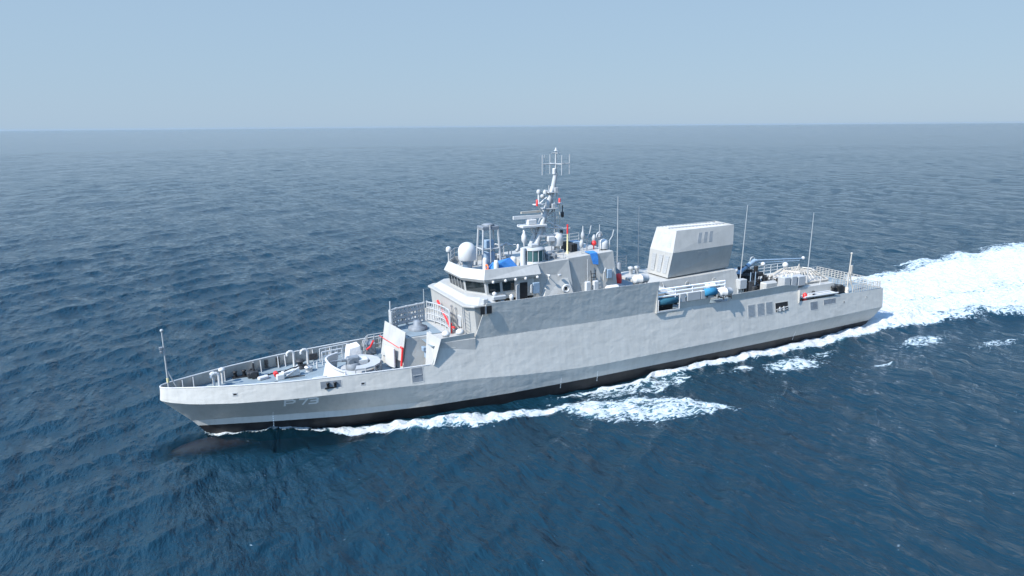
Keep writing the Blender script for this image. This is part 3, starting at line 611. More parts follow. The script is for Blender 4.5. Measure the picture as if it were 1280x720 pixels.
# ------------------------------------------------------------------ main mast
mb = MB()
mb.tube((32.6, -.6, 12.1), (34.6, 0, 17.4), .3, .24, n=8).tube((32.6, .6, 12.1), (34.6, 0, 17.4), .3, .24, n=8).tube((32.7, 0, 12.1), (35.1, 0, 18.6), .44, .27, n=10)
mb.tube((35.05, 0, 18.4), (35.35, 0, 19.9), .25, .2, n=10).tube((35.35, 0, 19.9), (35.35, 0, 22.1), .1, .07, n=8)
for t in (.12, .3, .48, .66): 
    x = 32.6+2*t; z = 12.1+5.3*t; mb.tube((x, -.6*(1-t), z), (x, .6*(1-t), z), .07)
    mb.tube((x, -.6*(1-t), z), (x+.36, .6*(1-t-.18), z+.95), .05)
mast = mb.build('main_mast', 'light', ship)
for (x, y, z, a_, b_, c_) in ((34.6, 0, 16.6, 1.5, 1.1, .1), (34.9, 0, 18.1, 1.1, .9, .1), (33.6, 0, 14.4, 1.1, 1.0, .1)):
    MB().rbox((x, y, z), (a_, b_, c_), .03).rbox((x+.35, y-.2, z+.25), (.4, .35, .4), .06).tube((x-.5, y-.4, z), (x-.5, y-.4, z+.7), .05).tube((x+.6, y+.35, z), (x+.6, y+.35, z+.8), .05).build('mast_platform', 'light', mast)
mb = MB().tube((35.5, 0, 13.6), (35.2, 0, 17.0), .06)
for k in range(10): mb.tube((35.2-.1, -.25, 12.6+k*.45), (35.2-.1, .25, 12.6+k*.45), .03, n=4)
mb.tube((35.1, -.25, 12.2), (35.1, -.25, 17.2), .035, n=5).tube((35.1, .25, 12.2), (35.1, .25, 17.2), .035, n=5); mb.build('mast_ladder', 'light', mast)
# top yard with dipoles
mb = MB().tube((33.9, 0, 20.75), (36.85, 0, 20.75), .055).tube((35.35, -1.1, 20.75), (35.35, 1.1, 20.75), .05)
for (x, y) in ((33.9, 0), (36.85, 0), (35.35, -1.1), (35.35, 1.1)): mb.tube((x, y, 19.75), (x, y, 21.6), .045, n=6)
mb.tube((34.2, .1, 20.0), (34.2, .1, 21.6), .03, n=5); mb.tube((34.9, 0, 21.75), (35.8, 0, 21.75), .04).tube((35.35, -.4, 21.75), (35.35, .4, 21.75), .04).lathe((35.35, 0, 21.95), [(.2, 0), (.1, .1), (.05, .3), (.01, .32)], 10)
mb.build('dipole_antenna', 'light', mast)
MB().rbox((35.15, -.05, 20.05), (.32, .32, .6), .1).build('sensor', 'white', mast)
# mid yard with lights
mb = MB().tube((32.9, -.9, 17.1), (36.3, .9, 16.9), .07).tube((33.5, 0, 17.0), (34.9, 0, 18.0), .07).tube((33.0, -.7, 17.05), (34.2, 0, 15.9), .09).tube((36.2, .8, 16.9), (34.6, 0, 15.9), .08).rbox((33.1, -.6, 17.1), (.9, .5, .1), .03).rbox((36.2, .8, 16.9), (.6, .5, .1), .03)
mb.tube((35.5, 0, 17.3), (35.5, 0, 18.6), .07).tube((33.3, -.4, 17.1), (33.3, -.4, 18.3), .1)
mb.build('yard', 'white', mast)
for (x, y, z) in ((32.85, -.9, 17.15), (36.35, .95, 16.95)): MB().lathe((x, y, z-.15), [(.1, 0), (.1, .55), (.02, .6)], 10).build('red_lamp', 'red', mast)
mb = MB().lathe((33.3, -.4, 18.1), [(.2, 0), (.22, .2), (.12, .35), (.02, .37)], 12).lathe((34.2, 0, 18.0), [(.2, 0), (.2, .25), (.02, .4)], 12).lathe((34.6, .4, 17.9), [(.15, 0), (.15, .35), (.02, .4)], 10).ball((34.2, .5, 17.7), .22, n=10); mb.build('sensor', 'light', mast)
mb = MB().lathe((36.6, .8, 15.5), [(.05, 0), (.16, .1), (.16, .5), (.05, .6), (.05, 1.2)], 10).lathe((36.5, .8, 13.9), [(.05, 0), (.18, .1), (.18, .35), (.02, .4)], 10); mb.build('hanging_lamp', 'dark', mast)
# radar platforms and rotating scanners
mb = MB().rbox((32.7, -.2, 15.1), (2.6, 1.2, .2), .03).tube((33.8, 0, 14.4), (32.2, -.3, 15.05), .08).rbox((32.6, -.2, 15.45), (1.0, .55, .5), .1); rp = mb.build('radar_platform', 'white', mast)
MB().box((32.5, -.2, 15.92), (3.5, .2, .3), rz=-.05).tube((32.6, -.2, 15.6), (32.6, -.2, 15.9), .12).build('radar_scanner', 'white', rp)
MB().box((33.2, .1, 16.35), (3.2, .14, .2), rz=.1).build('radar_scanner', 'tan', rp)
mb = MB().tube((34.0, 0, 15.6), (36.0, -.2, 14.6), .09).tube((34.2, 0, 14.8), (36.0, -.2, 14.6), .09).tube((36.0, -.2, 14.6), (36.9, -.2, 14.55), .05); mb.build('bracket_arm', 'white', mast)
mb = MB().box((34.5, -.5, 14.1), (2.6, .14, .18), rz=.08).rbox((34.5, -.5, 13.75), (.8, .6, .5), .08).tube((33.7, -.2, 13.2), (34.6, -.5, 13.6), .1); mb.build('radar_scanner', 'white', mast)
mb = MB().tube((31.0, -.4, 12.9), (33.2, -.2, 13.1), .1).ball((31.0, -.4, 12.9), .17, n=10).tube((31.8, -.4, 11.6), (31.8, -.4, 13.2), .06); arm = mb.build('bracket_arm', 'light', mast)
MB().lathe((31.75, -.4, 13.2), [(.06, 0), (.1, .3), (.26, .55), (.26, 1.0), (.12, 1.3), (.12, 1.55), (.02, 1.6)], 12).build('sensor', 'white', arm)
mb = MB().path([(32.6, -.2, 15.0), (32.65, -.2, 14.6), (32.9, -.2, 14.3), (32.95, -.2, 13.9)], .11).lathe((31.1, -.4, 13.0), [(.1, 0), (.14, .4), (.02, .5)], 8); mb.build('horn', 'white', mast)
mb = MB().tube((36.3, .8, 11.8), (36.3, .8, 17.0), .05).tube((35.9, .8, 12.0), (36.0, .8, 16.0), .03); mb.build('signal_halyard', 'tan', mast)
MB().lathe((36.0, -1.2, 12.2), [(.2, 0), (.08, .4), (.07, 2.2)], 8).build('mast_post', 'cream', mast)
MB().tube((36.0, -1.2, 14.2), (36.0, -1.2, 15.1), .08).build('mast_post', 'red', mast)
# midship house roof clutter
mb = MB()
for i in range(4): mb.bb(36.6+i*.18, 36.7+i*.18, -1.0, 1.0, 12.35, 13.1)
mb.bb(36.5, 37.3, -1.0, 1.0, 12.3, 12.38); mb.build('battery_rack', 'dark', sb)
MB().rbox((37.8, .3, 12.75), (.9, 1.0, .8), .04).build('roof_locker', 'bluegrey', sb)
for (x, y, h, k) in ((37.6, -1.4, 2.6, 0), (38.2, -1.2, 2.4, 1), (38.9, -2.3, 2.6, 2), (40.1, -2.3, 2.0, 1), (39.4, -.6, 1.3, 0), (36.9, -2.3, 1.2, 0)):
    mb = MB().tube((x, y, 12.4), (x, y, 12.4+h*.5), .06)
    if k == 0: mb.lathe((x, y, 12.4+h*.45), [(.08, 0), (.2, .2), (.2, .5), (.08, .8), (.05, h*.5)], 10)
    elif k == 1: mb.path([(x, y, 12.4+h*.5), (x+.3, y, 12.4+h*.7), (x+.45, y, 12.4+h)], .05)
    else: mb.ring((x, y, 12.4+h*.6), .3, .09, 'Y').tube((x, y, 12.4+h*.4), (x, y, 12.4+h), .04).rbox((x, y, 12.4+h*.6), (.35, .3, .4), .1)
    mb.build('antenna', 'light', sb)
mb = MB().ball((39.0, -1.2, 13.05), .27, .27, n=12); mb.tube((39.0, -1.2, 12.4), (39.0, -1.2, 13.0), .06); mb.build('red_dome_light', 'red', sb)
MB_rail('roof_railing', [(35.2, 3.0, 12.3), (39.9, 3.0, 12.45)], 1.0, 3, 1.2, .03, .035, 'light', sb)
for k in range(5): MB().rbox((33.2+rng.uniform(-.3, 1.2), -1.6+rng.uniform(-.8, 1.0), 12.3+rng.uniform(.1, .3)), (.5, .4, .5), .08, rng.uniform(0, 2)).build('equipment_box', 'mid', sb)
# bridge deck aft: whip bases, etc
def whip(x, y, z0, z1, lean=0, m='light', r=.055):
    mb = MB().tube((x, y, z0), (x, y, z0+.9), .12, .1).tube((x, y, z0+.9), (x+lean, y, z1), r, .025, n=6); return mb.build('whip_antenna', m, ship)
whip(42.7, 0, 8.6, 17.3, -.15); whip(48.6, 4.3, 6.3, 15.5, -.2, 'mid', .03); whip(56.7, -3.0, 7.0, 15.9, .35); whip(67.0, -3.0, 6.4, 14.5, .15)
mb = MB().lathe((42.6, -.4, 8.6), [(.35, 0), (.35, .4), (.25, .5), (.25, 2.0), (.02, 2.1)], 12); mb.build('whip_base', 'mid', ship)
MB().lathe((42.4, -.7, 8.6), [(.3, 0), (.34, .5), (.3, .9), (.02, 1.0)], 12).build('fire_monitor', 'red', ship)
mb = MB(); railing(mb, [(40.6, 5.1, 9.0), (47.5, 5.1, 8.8)], 1.2, 4, 1.5, .03, .04); mb.build('guard_rail', 'mid', ship)
# ------------------------------------------------------------------ funnel and its casing
mb = MB(); mb.prism([(43.9, -3.4, 6.25), (57.0, -3.4, 6.25), (57.0, 3.4, 6.25), (43.9, 3.4, 6.25)], [(44.2, -3.0, 8.75), (56.2, -2.7, 9.05), (56.2, 2.7, 9.05), (44.2, 3.0, 8.75)]); cs = mb.build('funnel_casing', 'grey', ship, .03)
fm = [(47.3, 11.65), (55.3, 11.75)]
A = [(47.2, -2.5, 8.95), (55.9, -1.95, 9.15), (55.9, 1.0, 9.15), (47.2, .9, 8.95)]
B = [(47.35, -3.0, 11.6), (55.6, -2.75, 11.8), (55.6, 1.9, 11.8), (47.15, .45, 11.6)]
C_ = [(48.15, -2.45, 13.75), (55.95, -2.35, 13.85), (56.3, .9, 13.85), (48.3, .95, 13.75)]
fun = MB().prism(A, B); 
fun.f.pop(1); fun.mi.pop(1); fun.sm.pop(1)
V = [*B, *C_, *[(x+(.15 if x < 50 else -.15), y+(.15 if y < 0 else -.15), z) for x, y, z in C_], *[(x+(.15 if x < 50 else -.15), y+(.15 if y < 0 else -.15), z-.7) for x, y, z in C_]]
fun.add(V, [(i, (i+1) % 4, 4+(i+1) % 4, 4+i) for i in range(4)]+[(4+i, 4+(i+1) % 4, 8+(i+1) % 4, 8+i) for i in range(4)]+[(8+i, 8+(i+1) % 4, 12+(i+1) % 4, 12+i) for i in range(4)]+[(12, 13, 14, 15)])
funnel = fun.build('funnel', 'grey', ship)
def louvre(parent, A_, B_, C2, D_, u0, u1, v0, v1, n=9, mat='light'):
    A_, B_, C2, D_ = map(Vector, (A_, B_, C2, D_)); P_ = lambda u, v: (A_.lerp(B_, u)).lerp(D_.lerp(C2, u), v); nn = (B_-A_).cross(D_-A_).normalized()
    mb = MB(); mb.prism([P_(u0, v0)+nn*.004, P_(u1, v0)+nn*.004, P_(u1, v1)+nn*.004, P_(u0, v1)+nn*.004], [P_(u0, v0)+nn*.03, P_(u1, v0)+nn*.03, P_(u1, v1)+nn*.03, P_(u0, v1)+nn*.03])
    for k in range(n):
        v = v0+(v1-v0)*(k+.2)/n; v2 = v+(v1-v0)*.5/n
        mb.add([P_(u0, v)+nn*.035, P_(u1, v)+nn*.035, P_(u1, v2)+nn*.055, P_(u0, v2)+nn*.055], [(0, 1, 2, 3)])
    mb.build('louvre', mat, parent)
for u in (.38, .48, .57): louvre(funnel, B[0], B[1], C_[1], C_[0], u, u+.055, .3, .8, 9, 'light')
for u in (.42, .53): louvre(funnel, A[0], A[1], B[1], B[0], u, u+.05, .3, .9, 9, 'light')
for u in (.15, .45, .72): louvre(funnel, B[3], B[0], C_[0], C_[3], u, u+.14, .2, .82, 8, 'light')
for u in (.15, .45, .72): louvre(funnel, A[3], A[0], B[0], B[3], u, u+.17, .15, .85, 8, 'light')
mb = MB()
for k in range(16): mb.box((48.6+k*.46, -.75, 13.72), (.09, 3.0, .1))
mb.bb(48.4, 56.0, -.85, -.7, 13.78, 13.86); mb.build('grating', 'white', funnel)
for x in (50.0, 51.4, 53.6, 54.8): MB().tube((x, -.7, 12.6), (x, -.7, 13.6), .38, n=14).build('exhaust_pipe', 'black', funnel)
MB().ball((57.3, .3, 9.4), .5, .4).tube((57.3, .3, 7.6), (57.3, .3, 9.2), .42, n=12).build('ventilator', 'mid', ship)
for x in (45.5, 46.3): MB().lathe((x, 1.5, 8.75), [(.2, 0), (.2, .5), (.3, .6), (.3, .8), (.02, .9)], 10).build('ventilator', 'light', cs)
for x in (49.4, 53.0): MB().ring((x, -3.05, 8.2), .28, .04, 'Y').build('casing_hatch', 'light', cs)
MB().path([(46.0, -3.3, 7.9), (46.2, -3.2, 8.4), (46.1, -3.1, 8.7)], .05).build('pipe', 'light', cs)
# white rail tiers abreast the casing
mb = MB(); railing(mb, [(44.0, -5.1, 7.15), (52.6, -5.05, 7.15)], 1.45, 4, 2.0, .075, .055); mb.build('guard_rail', 'marking', ship)
mb = MB(); railing(mb, [(44.0, 5.1, 6.3), (58, 5.05, 6.3)], 1.2, 4, 2.0, .035, .04); mb.build('guard_rail', 'light', ship)
for x, w in ((46.75, .7), (48.2, 1.7), (50.0, 1.7)): MB().rbox((x+.2, -5.12, 7.5), (w, .35, .85), .03).build('deck_locker', 'light', ship)
mb = MB(); mb.bb(44.0, 46.6, -5.35, -5.28, 6.36, 6.5).tube((46.55, -5.3, 6.35), (46.55, -5.3, 7.6), .06).tube((43.95, -5.3, 6.35), (43.95, -5.3, 7.6), .05); mb.build('boarding_gate', 'white', ship)
MB().bb(44.4, 46.3, -4.6, -4.5, 6.27, 7.2).build('painted_access_recess', 'black', ship)  # black board, its colour stands in for the shade in the opening
# ------------------------------------------------------------------ boat deck: crane, winches, boxes
mb = MB().lathe((60.0, .6, 6.25), [(.55, 0), (.45, .3), (.4, 1.6), (.02, 1.7)], 16).tube((60.0, .6, 7.6), (62.5, .4, 8.9), .22, .17).tube((61.0, .4, 8.3), (62.2, .4, 8.95), .3, .25)
mb.tube((62.5, .4, 8.9), (69.5, 0, 8.55), .1, .07).tube((62.5, .4, 8.6), (69.0, 0, 8.35), .06, .05)
for k in range(9): mb.tube((62.9+k*.7, .38-k*.04, 8.86-k*.035), (63.2+k*.7, .36-k*.04, 8.58-k*.03), .035, n=4)
crane = mb.build('deck_crane', 'bluegrey', ship)
MB().ring((61.8, .4, 9.0), .35, .06, 'Y').build('sheave', 'light', crane)
for c_, r_ in (((63.3, .2, 8.4), .26), ((66.6, -.1, 8.05), .34), ((69.6, 0, 8.6), .2)): MB().ball(c_, r_, n=14).build('lamp_globe', 'white', crane)
mb = MB().rbox((56.6, -3.3, 7.5), (1.0, .7, 1.0), .05).tube((56.2, -3.3, 6.26), (56.2, -3.3, 7), .1).tube((57.0, -3.3, 6.26), (57.0, -3.3, 7), .1); mb.build('winch_box', 'light', ship)
mb = MB().ball((56.9, -2.0, 8.7), .3, n=10).ball((56.3, -1.8, 8.4), .22, n=10).tube((56.6, -1.9, 6.3), (56.6, -1.9, 8.5), .09); mb.build('floodlight', 'white', ship)
for k in range(30):
    x = 57.0+rng.uniform(0, 6.0); y = -2.4+rng.uniform(-1.4, 1.6); s_ = rng.uniform(.25, .65); h_ = rng.uniform(.4, 1.5)
    MB().rbox((x, y, 6.26+h_/2), (s_, s_*.8, h_), .08, rng.uniform(0, 3)).tube((x, y, 6.3), (x+rng.uniform(-.5, .5), y+rng.uniform(-.4, .4), 7.0+rng.uniform(0, 1.1)), .05, n=5).build('boat_winch', 'black' if k % 3 else 'dark', ship)
for (x, y) in ((57.6, -3.6), (58.3, -3.6)): MB().tube((x, y, 6.3), (x, y, 8.7), .05, n=5).build('davit_post', 'bluegrey', ship)
MB().rbox((59.6, -4.3, 6.95), (1.9, .9, 1.3), .18).build('canvas_cover', 'grey', ship)
for (x, w) in ((62.9, 1.0), (64.0, .9), (65.2, 1.2)): MB().rbox((x, -3.4, 7.0), (w, 1.0, 1.3 if x < 65 else 1.1), .08).build('ventilator_box', 'light', ship)
for x in (62.6, 63.3, 64.2): MB().lathe((x, -3.3, 7.6), [(.12, 0), (.12, .2), (.02, .3)], 8).build('ventilator', 'white', ship)
# ------------------------------------------------------------------ aft house with lattice dome
mb = MB(); mb.prism([(63.6, -3.9, 4.91), (70.9, -3.9, 4.91), (70.9, 3.9, 4.91), (63.6, 3.9, 4.91)], [(63.62, -3.75, 6.2), (70.7, -3.75, 6.2), (70.7, 3.75, 6.2), (63.62, 3.75, 6.2)]); ah = mb.build('quarterdeck_house', 'grey', ship, .03)
mb = MB().bb(64.5, 70.0, -4.95, -3.95, 5.25, 5.33).tube((64.6, -5.0, 5.42), (69.9, -5.0, 5.36), .09).tube((65.5, -4.6, 5.6), (69.0, -4.6, 5.6), .08); mb.build('side_ledge', 'white', ah)
mb = MB(); z0 = 6.45
hexp = [(66.0, -2.9), (70.6, -2.9), (71.6, -1.0), (70.6, 1.8), (66.0, 1.8), (65.2, -.8)]
c0 = (68.3, -.6); q0 = [(*p, z0) for p in hexp]; q1 = [(c0[0]+(p[0]-c0[0])*.55, c0[1]+(p[1]-c0[1])*.55, z0+.95) for p in hexp]
mb.path(q0+[q0[0]], .1).path(q1+[q1[0]], .07)
for i in range(6):
    a0, a1 = Vector(q0[i]), Vector(q0[(i+1) % 6]); b0, b1 = Vector(q1[i]), Vector(q1[(i+1) % 6])
    nn_ = 7
    for k in range(nn_): mb.tube(a0.lerp(a1, k/nn_), b0.lerp(b1, k/nn_), .05, n=5)
    for v in (.33, .66): mb.tube(a0.lerp(b0, v), a1.lerp(b1, v), .04, n=5)
for k in range(5): t = k/5; mb.tube(Vector(q1[0]).lerp(Vector(q1[1]), t), Vector(q1[4]).lerp(Vector(q1[3]), t), .045, n=5)
for p in q0: mb.tube((p[0], p[1], 6.2), p, .07)
mb.tube((68.3, -.6, 7.4), (68.3, -.6, 8.1), .06).tube((67.9, -.6, 7.4), (68.3, -.6, 8.0), .04).tube((68.7, -.6, 7.4), (68.3, -.6, 8.0), .04)
mb.build('lattice_cover', 'tan', ah)
MB().bb(65.8, 71.0, -2.7, 1.7, 6.203, 6.3).build('cover_base', 'light', ah)
for run in ([(63.8, -1.0, 6.2), (66.0, -.8, 6.2)], [(63.8, 3.6, 6.2), (70.5, 3.6, 6.2)]): MB_rail('guard_rail', run, 1.1, 3, 1.2, .035, .04, 'white', ah)
MB().tube((68.5, -3.6, 6.2), (68.5, -3.6, 7.2), .05).build('stanchion', 'white', ah)
mb = MB().lathe((65.0, -1.8, 6.6), [(.4, -.3), (.4, .3)], 14, 'Y').rbox((64.5, -1.2, 6.6), (.6, .5, .6), .1).rbox((66.2, -3.0, 6.4), (.9, .4, .35), .1); mb.build('winch', 'dark', ah)
MB().ball((66.6, -4.4, 5.6), .22, n=10).tube((66.6, -4.4, 4.9), (66.6, -4.4, 5.5), .08).build('bollards', 'black', ship)
mb = MB().lathe((64.1, -4.3, 4.92), [(.3, 0), (.3, .8), (.35, .85), (.2, 1.2), (.02, 1.25)], 12).rbox((63.9, -4.5, 5.7), (.7, .5, .5), .1); mb.build('ventilator', 'white', ship)
MB().lathe((64.9, -4.7, 4.92), [(.24, 0), (.24, .75), (.1, .9), (.02, .95)], 12).build('fire_extinguisher_cabinet', 'red', ship)
# mooring winch and rails at the stern
mb = MB().rbox((71.5, -3.3, 5.3), (1.6, 1.6, .8), .12).lathe((71.3, -3.3, 5.5), [(.5, -.9), (.5, -.75), (.3, -.7), (.3, .7), (.5, .75), (.5, .9)], 16, 'Y').lathe((70.3, -4.0, 4.92), [(.2, 0), (.16, .7), (.28, .8), (.28, .95), (.02, 1)], 12).lathe((71.0, -4.2, 4.92), [(.2, 0), (.16, .8), (.28, .9), (.28, 1.05), (.02, 1.1)], 12)
mb.build('mooring_winch', 'dark', ship)
mb = MB(); railing(mb, [(72.7, -4.75, 4.99), (77.6, -4.6, 4.99)], .85, 4, .42, .03, .035); mb.build('guard_rail', 'tan', ship)
mb = MB(); railing(mb, [(77.75, -4.6, 4.99), (77.75, 4.6, 4.99)], .95, 4, .45, .03, .035); mb.build('guard_rail', 'tan', ship)
mb = MB(); railing(mb, [(71.0, 4.7, 4.99), (77.6, 4.6, 4.99)], .95, 3, .5, .03, .035); mb.build('guard_rail', 'light', ship)
for run in ([(73.2, -1.5, 4.91), (76.5, -1.5, 4.91)], [(73.2, 1.8, 4.91), (76.5, 1.8, 4.91)]): MB_rail('guard_rail', run, 1.0, 4, .5, .03, .035, 'tan', ship)
mb = MB().tube((72.4, -4.2, 4.92), (72.6, -4.2, 9.5), .09, .06).ball((72.6, -4.2, 9.55), .12, n=8).tube((73.5, -4.2, 4.92), (72.5, -4.2, 7.5), .06).rbox((72.75, -4.2, 7.6), (.3, .3, 1.1), .05); mb.build('ensign_staff', 'tan', ship)
mb = MB().lathe((72.4, -4.2, 4.92), [(.28, 0), (.2, .3), (.2, .6), (.02, .62)], 12); mb.build('staff_base', 'tan', ship)
# ------------------------------------------------------------------ loose things carried aboard
def canister(name, x, y, z, ln, r, label, rz=0.0, mat='white', cr='dark'):
    root = empty(name, (x, y, z)); tag(root, label, 'liferaft', 'liferaft canisters in cradles'); 
    MB().lathe((x, y, z+r+.3), [(.05, -ln/2), (r*.8, -ln/2+.05), (r, -ln/2+.2), (r, -.03), (r*1.06, -.02), (r*1.06, .02), (r, .03), (r, ln/2-.2), (r*.8, ln/2-.05), (.05, ln/2)], 20, 'X').build('shell', mat, root)
    mb = MB()
    for s_ in (-.3, .3):
        mb.box((x+s_*ln, y, z+.2), (.12, 2*r, .1)); mb.tube((x+s_*ln, y-r, z), (x+s_*ln, y-r*.8, z+.5), .05); mb.tube((x+s_*ln, y+r, z), (x+s_*ln, y+r*.8, z+.5), .05)
    mb.build('cradle', cr, root); root.rotation_euler = (0, 0, rz); return root
c1 = canister('liferaft_canister', 42.1, -4.75, 9.1, 1.7, .42, 'white liferaft canister on top of the bridge side bulwark, beside the red fire monitor')
move_copy(c1, (52.5, -5.25, 6.75), 'white liferaft canister nearest the hull edge, aft end of the white rails')
move_copy(c1, (51.5, -4.5, 7.35), 'higher, inboard white liferaft canister beside the small blue covered reel')
o = MB().rbox((38.9, -4.7, 9.05), (1.5, .75, .95), .25).build('covered_bundle', 'canvas', origin=(38.9, -4.7, 8.6)); tag(o, 'round white canvas bundle behind the bulwark, next to the black ladder', 'bundle')
o = MB().prism([(43.5, -4.2, 8.62), (46.9, -4.7, 7.4), (46.7, -3.6, 7.4), (43.5, -3.2, 8.62)], [(43.6, -4.0, 9.05), (46.4, -4.5, 8.2), (46.3, -3.8, 8.2), (43.6, -3.4, 9.05)]).build('covered_bundle', 'canvas', None, .08, origin=(44.5, -4, 8)); tag(o, 'long white canvas covered gangway sloping down behind the bulwark ahead of the funnel', 'gangway')
def drum(x, y, z, ln, r, mat, label):
    root = empty('covered_reel', (x, y, z)); tag(root, label, 'reel')
    MB().lathe((x, y, z+r+.1), [(.05, -ln/2), (r, -ln/2+.04), (r*1.02, 0), (r, ln/2-.04), (.05, ln/2)], 18, 'X').build('canvas', mat, root)
    mb = MB(); mb.box((x-ln*.35, y, z+.1), (.08, r*1.6, .2)).box((x+ln*.35, y, z+.1), (.08, r*1.6, .2)); mb.build('stand', 'dark', root); return root
drum(45.4, -4.95, 6.85, 2.5, .36, 'teal', 'long teal canvas covered reel in the gap of the side bulwark below the funnel')
drum(50.5, -5.2, 7.2, 1.5, .4, 'teal_bright', 'short blue canvas covered reel at the aft end of the white rail lockers')
o = MB().prism([(27.2, -2.9, RZ), (30.2, -2.9, RZ), (30.6, -.9, RZ), (27.4, -1.1, RZ)], [(27.6, -2.7, RZ+.75), (28.4, -2.7, RZ+1.0), (29.9, -1.2, RZ+.95), (28.0, -1.3, RZ+.7)]).build('blue_tarpaulin', 'blue', None, .06, origin=(28.7, -2, RZ)); tag(o, 'bright blue tarpaulin bundle on the wheelhouse roof beside the lattice tower', 'tarpaulin')
o = MB().add([(37.3, -3.2, 12.47), (38.1, -3.2, 12.5), (38.1, -2.5, 12.6), (37.2, -2.4, 12.58), (37.5, -3.48, 11.5), (38.1, -3.46, 11.4), (37.4, -3.36, 11.95), (38.15, -3.34, 11.9)], [(0, 1, 2, 3), (0, 6, 7, 1), (6, 4, 5, 7)]).build('blue_tarpaulin', 'blue', origin=(37.6, -3.2, 12)); tag(o, 'small bright blue cloth hanging over the midship house edge above the black ladder', 'tarpaulin')
o.modifiers.new('thick', 'SOLIDIFY').thickness = .04
def lifebuoy(x, y, z, label):
    root = empty('lifebuoy', (x, y, z)); tag(root, label, 'lifebuoy')
    MB().ring((x, y, z), .33, .1, 'Y').build('ring', 'white', root)
    MB().rbox((x, y+.05, z), (.3, .08, .3), .03).build('light_float', 'dark', root)
lifebuoy(33.9, -4.55, 9.75, 'round white lifebuoy with dark centre standing at the bulwark beside two white boxes')
bx = MB().rbox((35.9, -5.05, 9.8), (.5, .35, .95), .05).build('white_box', 'white', origin=(35.9, -5.0, 9.3)); tag(bx, 'forward one of two small white boxes on the bulwark top, beside the lifebuoy', 'box', 'white boxes on the bulwark')
b2 = bx.copy(); scene.collection.objects.link(b2); b2.location = (36.75, -5.0, 9.3); b2['label'] = 'aft one of two small white boxes on the bulwark top, toward the black ladder'
# rigid inflatable boat
rx, ry, rz_ = 60.2, 1.2, 6.5
rib = empty('rigid_inflatable_boat', (rx, ry, 6.25)); tag(rib, 'dark rigid inflatable boat stowed on the deck behind the funnel under the crane', 'boat')
mb = MB()
for s_ in (-1, 1):
    pts = [(rx-3.0+6.0*t, ry+s_*.95*min(1, .15+2.2*t), rz_+.75+.35*(1-t)**3) for t in np.linspace(0, 1, 12)]; mb.path(pts, .27, n=10)
mb.build('tube', 'black', rib)
MB().prism([(rx-2.6, ry-.1, rz_+.3), (rx+2.9, ry-.4, rz_), (rx+2.9, ry+.4, rz_), (rx-2.6, ry+.1, rz_+.3)], [(rx-2.6, ry-.35, rz_+.75), (rx+2.9, ry-.9, rz_+.7), (rx+2.9, ry+.9, rz_+.7), (rx-2.6, ry+.35, rz_+.75)]).build('boat_hull', 'mid', rib)
MB().rbox((rx+.8, ry, rz_+1.2), (.8, .6, .9), .08).rbox((rx+2.0, ry, rz_+1.0), (.7, .6, .5), .06).build('console', 'dark', rib)
MB().rbox((rx+3.05, ry, rz_+1.1), (.5, .45, .9), .12).build('outboard_motor', 'black', rib)
# ------------------------------------------------------------------ sea
def sea_waves():
    waves = []
    for k in range(110):
        lam = 0.8*(30/0.8)**((k+.5)/110)*rng.uniform(.95, 1.05)
        if k % 4 < 3: th = R(122)+rng.normal(0, .27)
        else: th = R(42)+rng.normal(0, .35)
        kk = 2*math.pi/lam
        amp = (0.0056*lam if lam < 4 else 0.0056*4*(lam/4)**.15)*(1.0 if k % 4 < 3 else .7)
        waves.append((lam, kk*math.cos(th), kk*math.sin(th), amp*rng.uniform(.5, 1.35), rng.uniform(0, 6.28)))
    return waves
WAVES = sea_waves()
def seg_dist(X, Y, pts):
    D = np.full(X.shape, 1e9); T = np.zeros(X.shape); tot = 0
    P_ = np.array(pts, float); L_ = np.hypot(*(P_[1:]-P_[:-1]).T[:2]); S = L_.sum()
    for a, b, l in zip(P_[:-1], P_[1:], L_):
        dx, dy = b[0]-a[0], b[1]-a[1]; t = np.clip(((X-a[0])*dx+(Y-a[1])*dy)/(l*l), 0, 1)
        d = np.hypot(X-a[0]-t*dx, Y-a[1]-t*dy); m = d < D; D[m] = d[m]; T[m] = ((tot+t*l)/S)[m]; tot += l
    return D, T
def poly_sd(X, Y, poly):
    n = len(poly); inside = np.zeros(X.shape, bool)
    for i in range(n):
        x0, y0 = poly[i]; x1, y1 = poly[(i+1) % n]
        c = ((y0 > Y) != (y1 > Y)) & (X < (x1-x0)*(Y-y0)/((y1-y0) if y1 != y0 else 1e-9)+x0); inside ^= c
    D, _ = seg_dist(X, Y, list(poly)+[poly[0]]); return np.where(inside, D, -D)
LAT = rng.uniform(0, 1, (256, 256))
def vnoise(x, y):
    xi = np.floor(x).astype(int); yi = np.floor(y).astype(int); fx = x-xi; fy = y-yi; fx = fx*fx*(3-2*fx); fy = fy*fy*(3-2*fy)
    g = lambda a, b_: LAT[a % 256, b_ % 256]
    return (g(xi, yi)*(1-fx)+g(xi+1, yi)*fx)*(1-fy)+(g(xi, yi+1)*(1-fx)+g(xi+1, yi+1)*fx)*fy
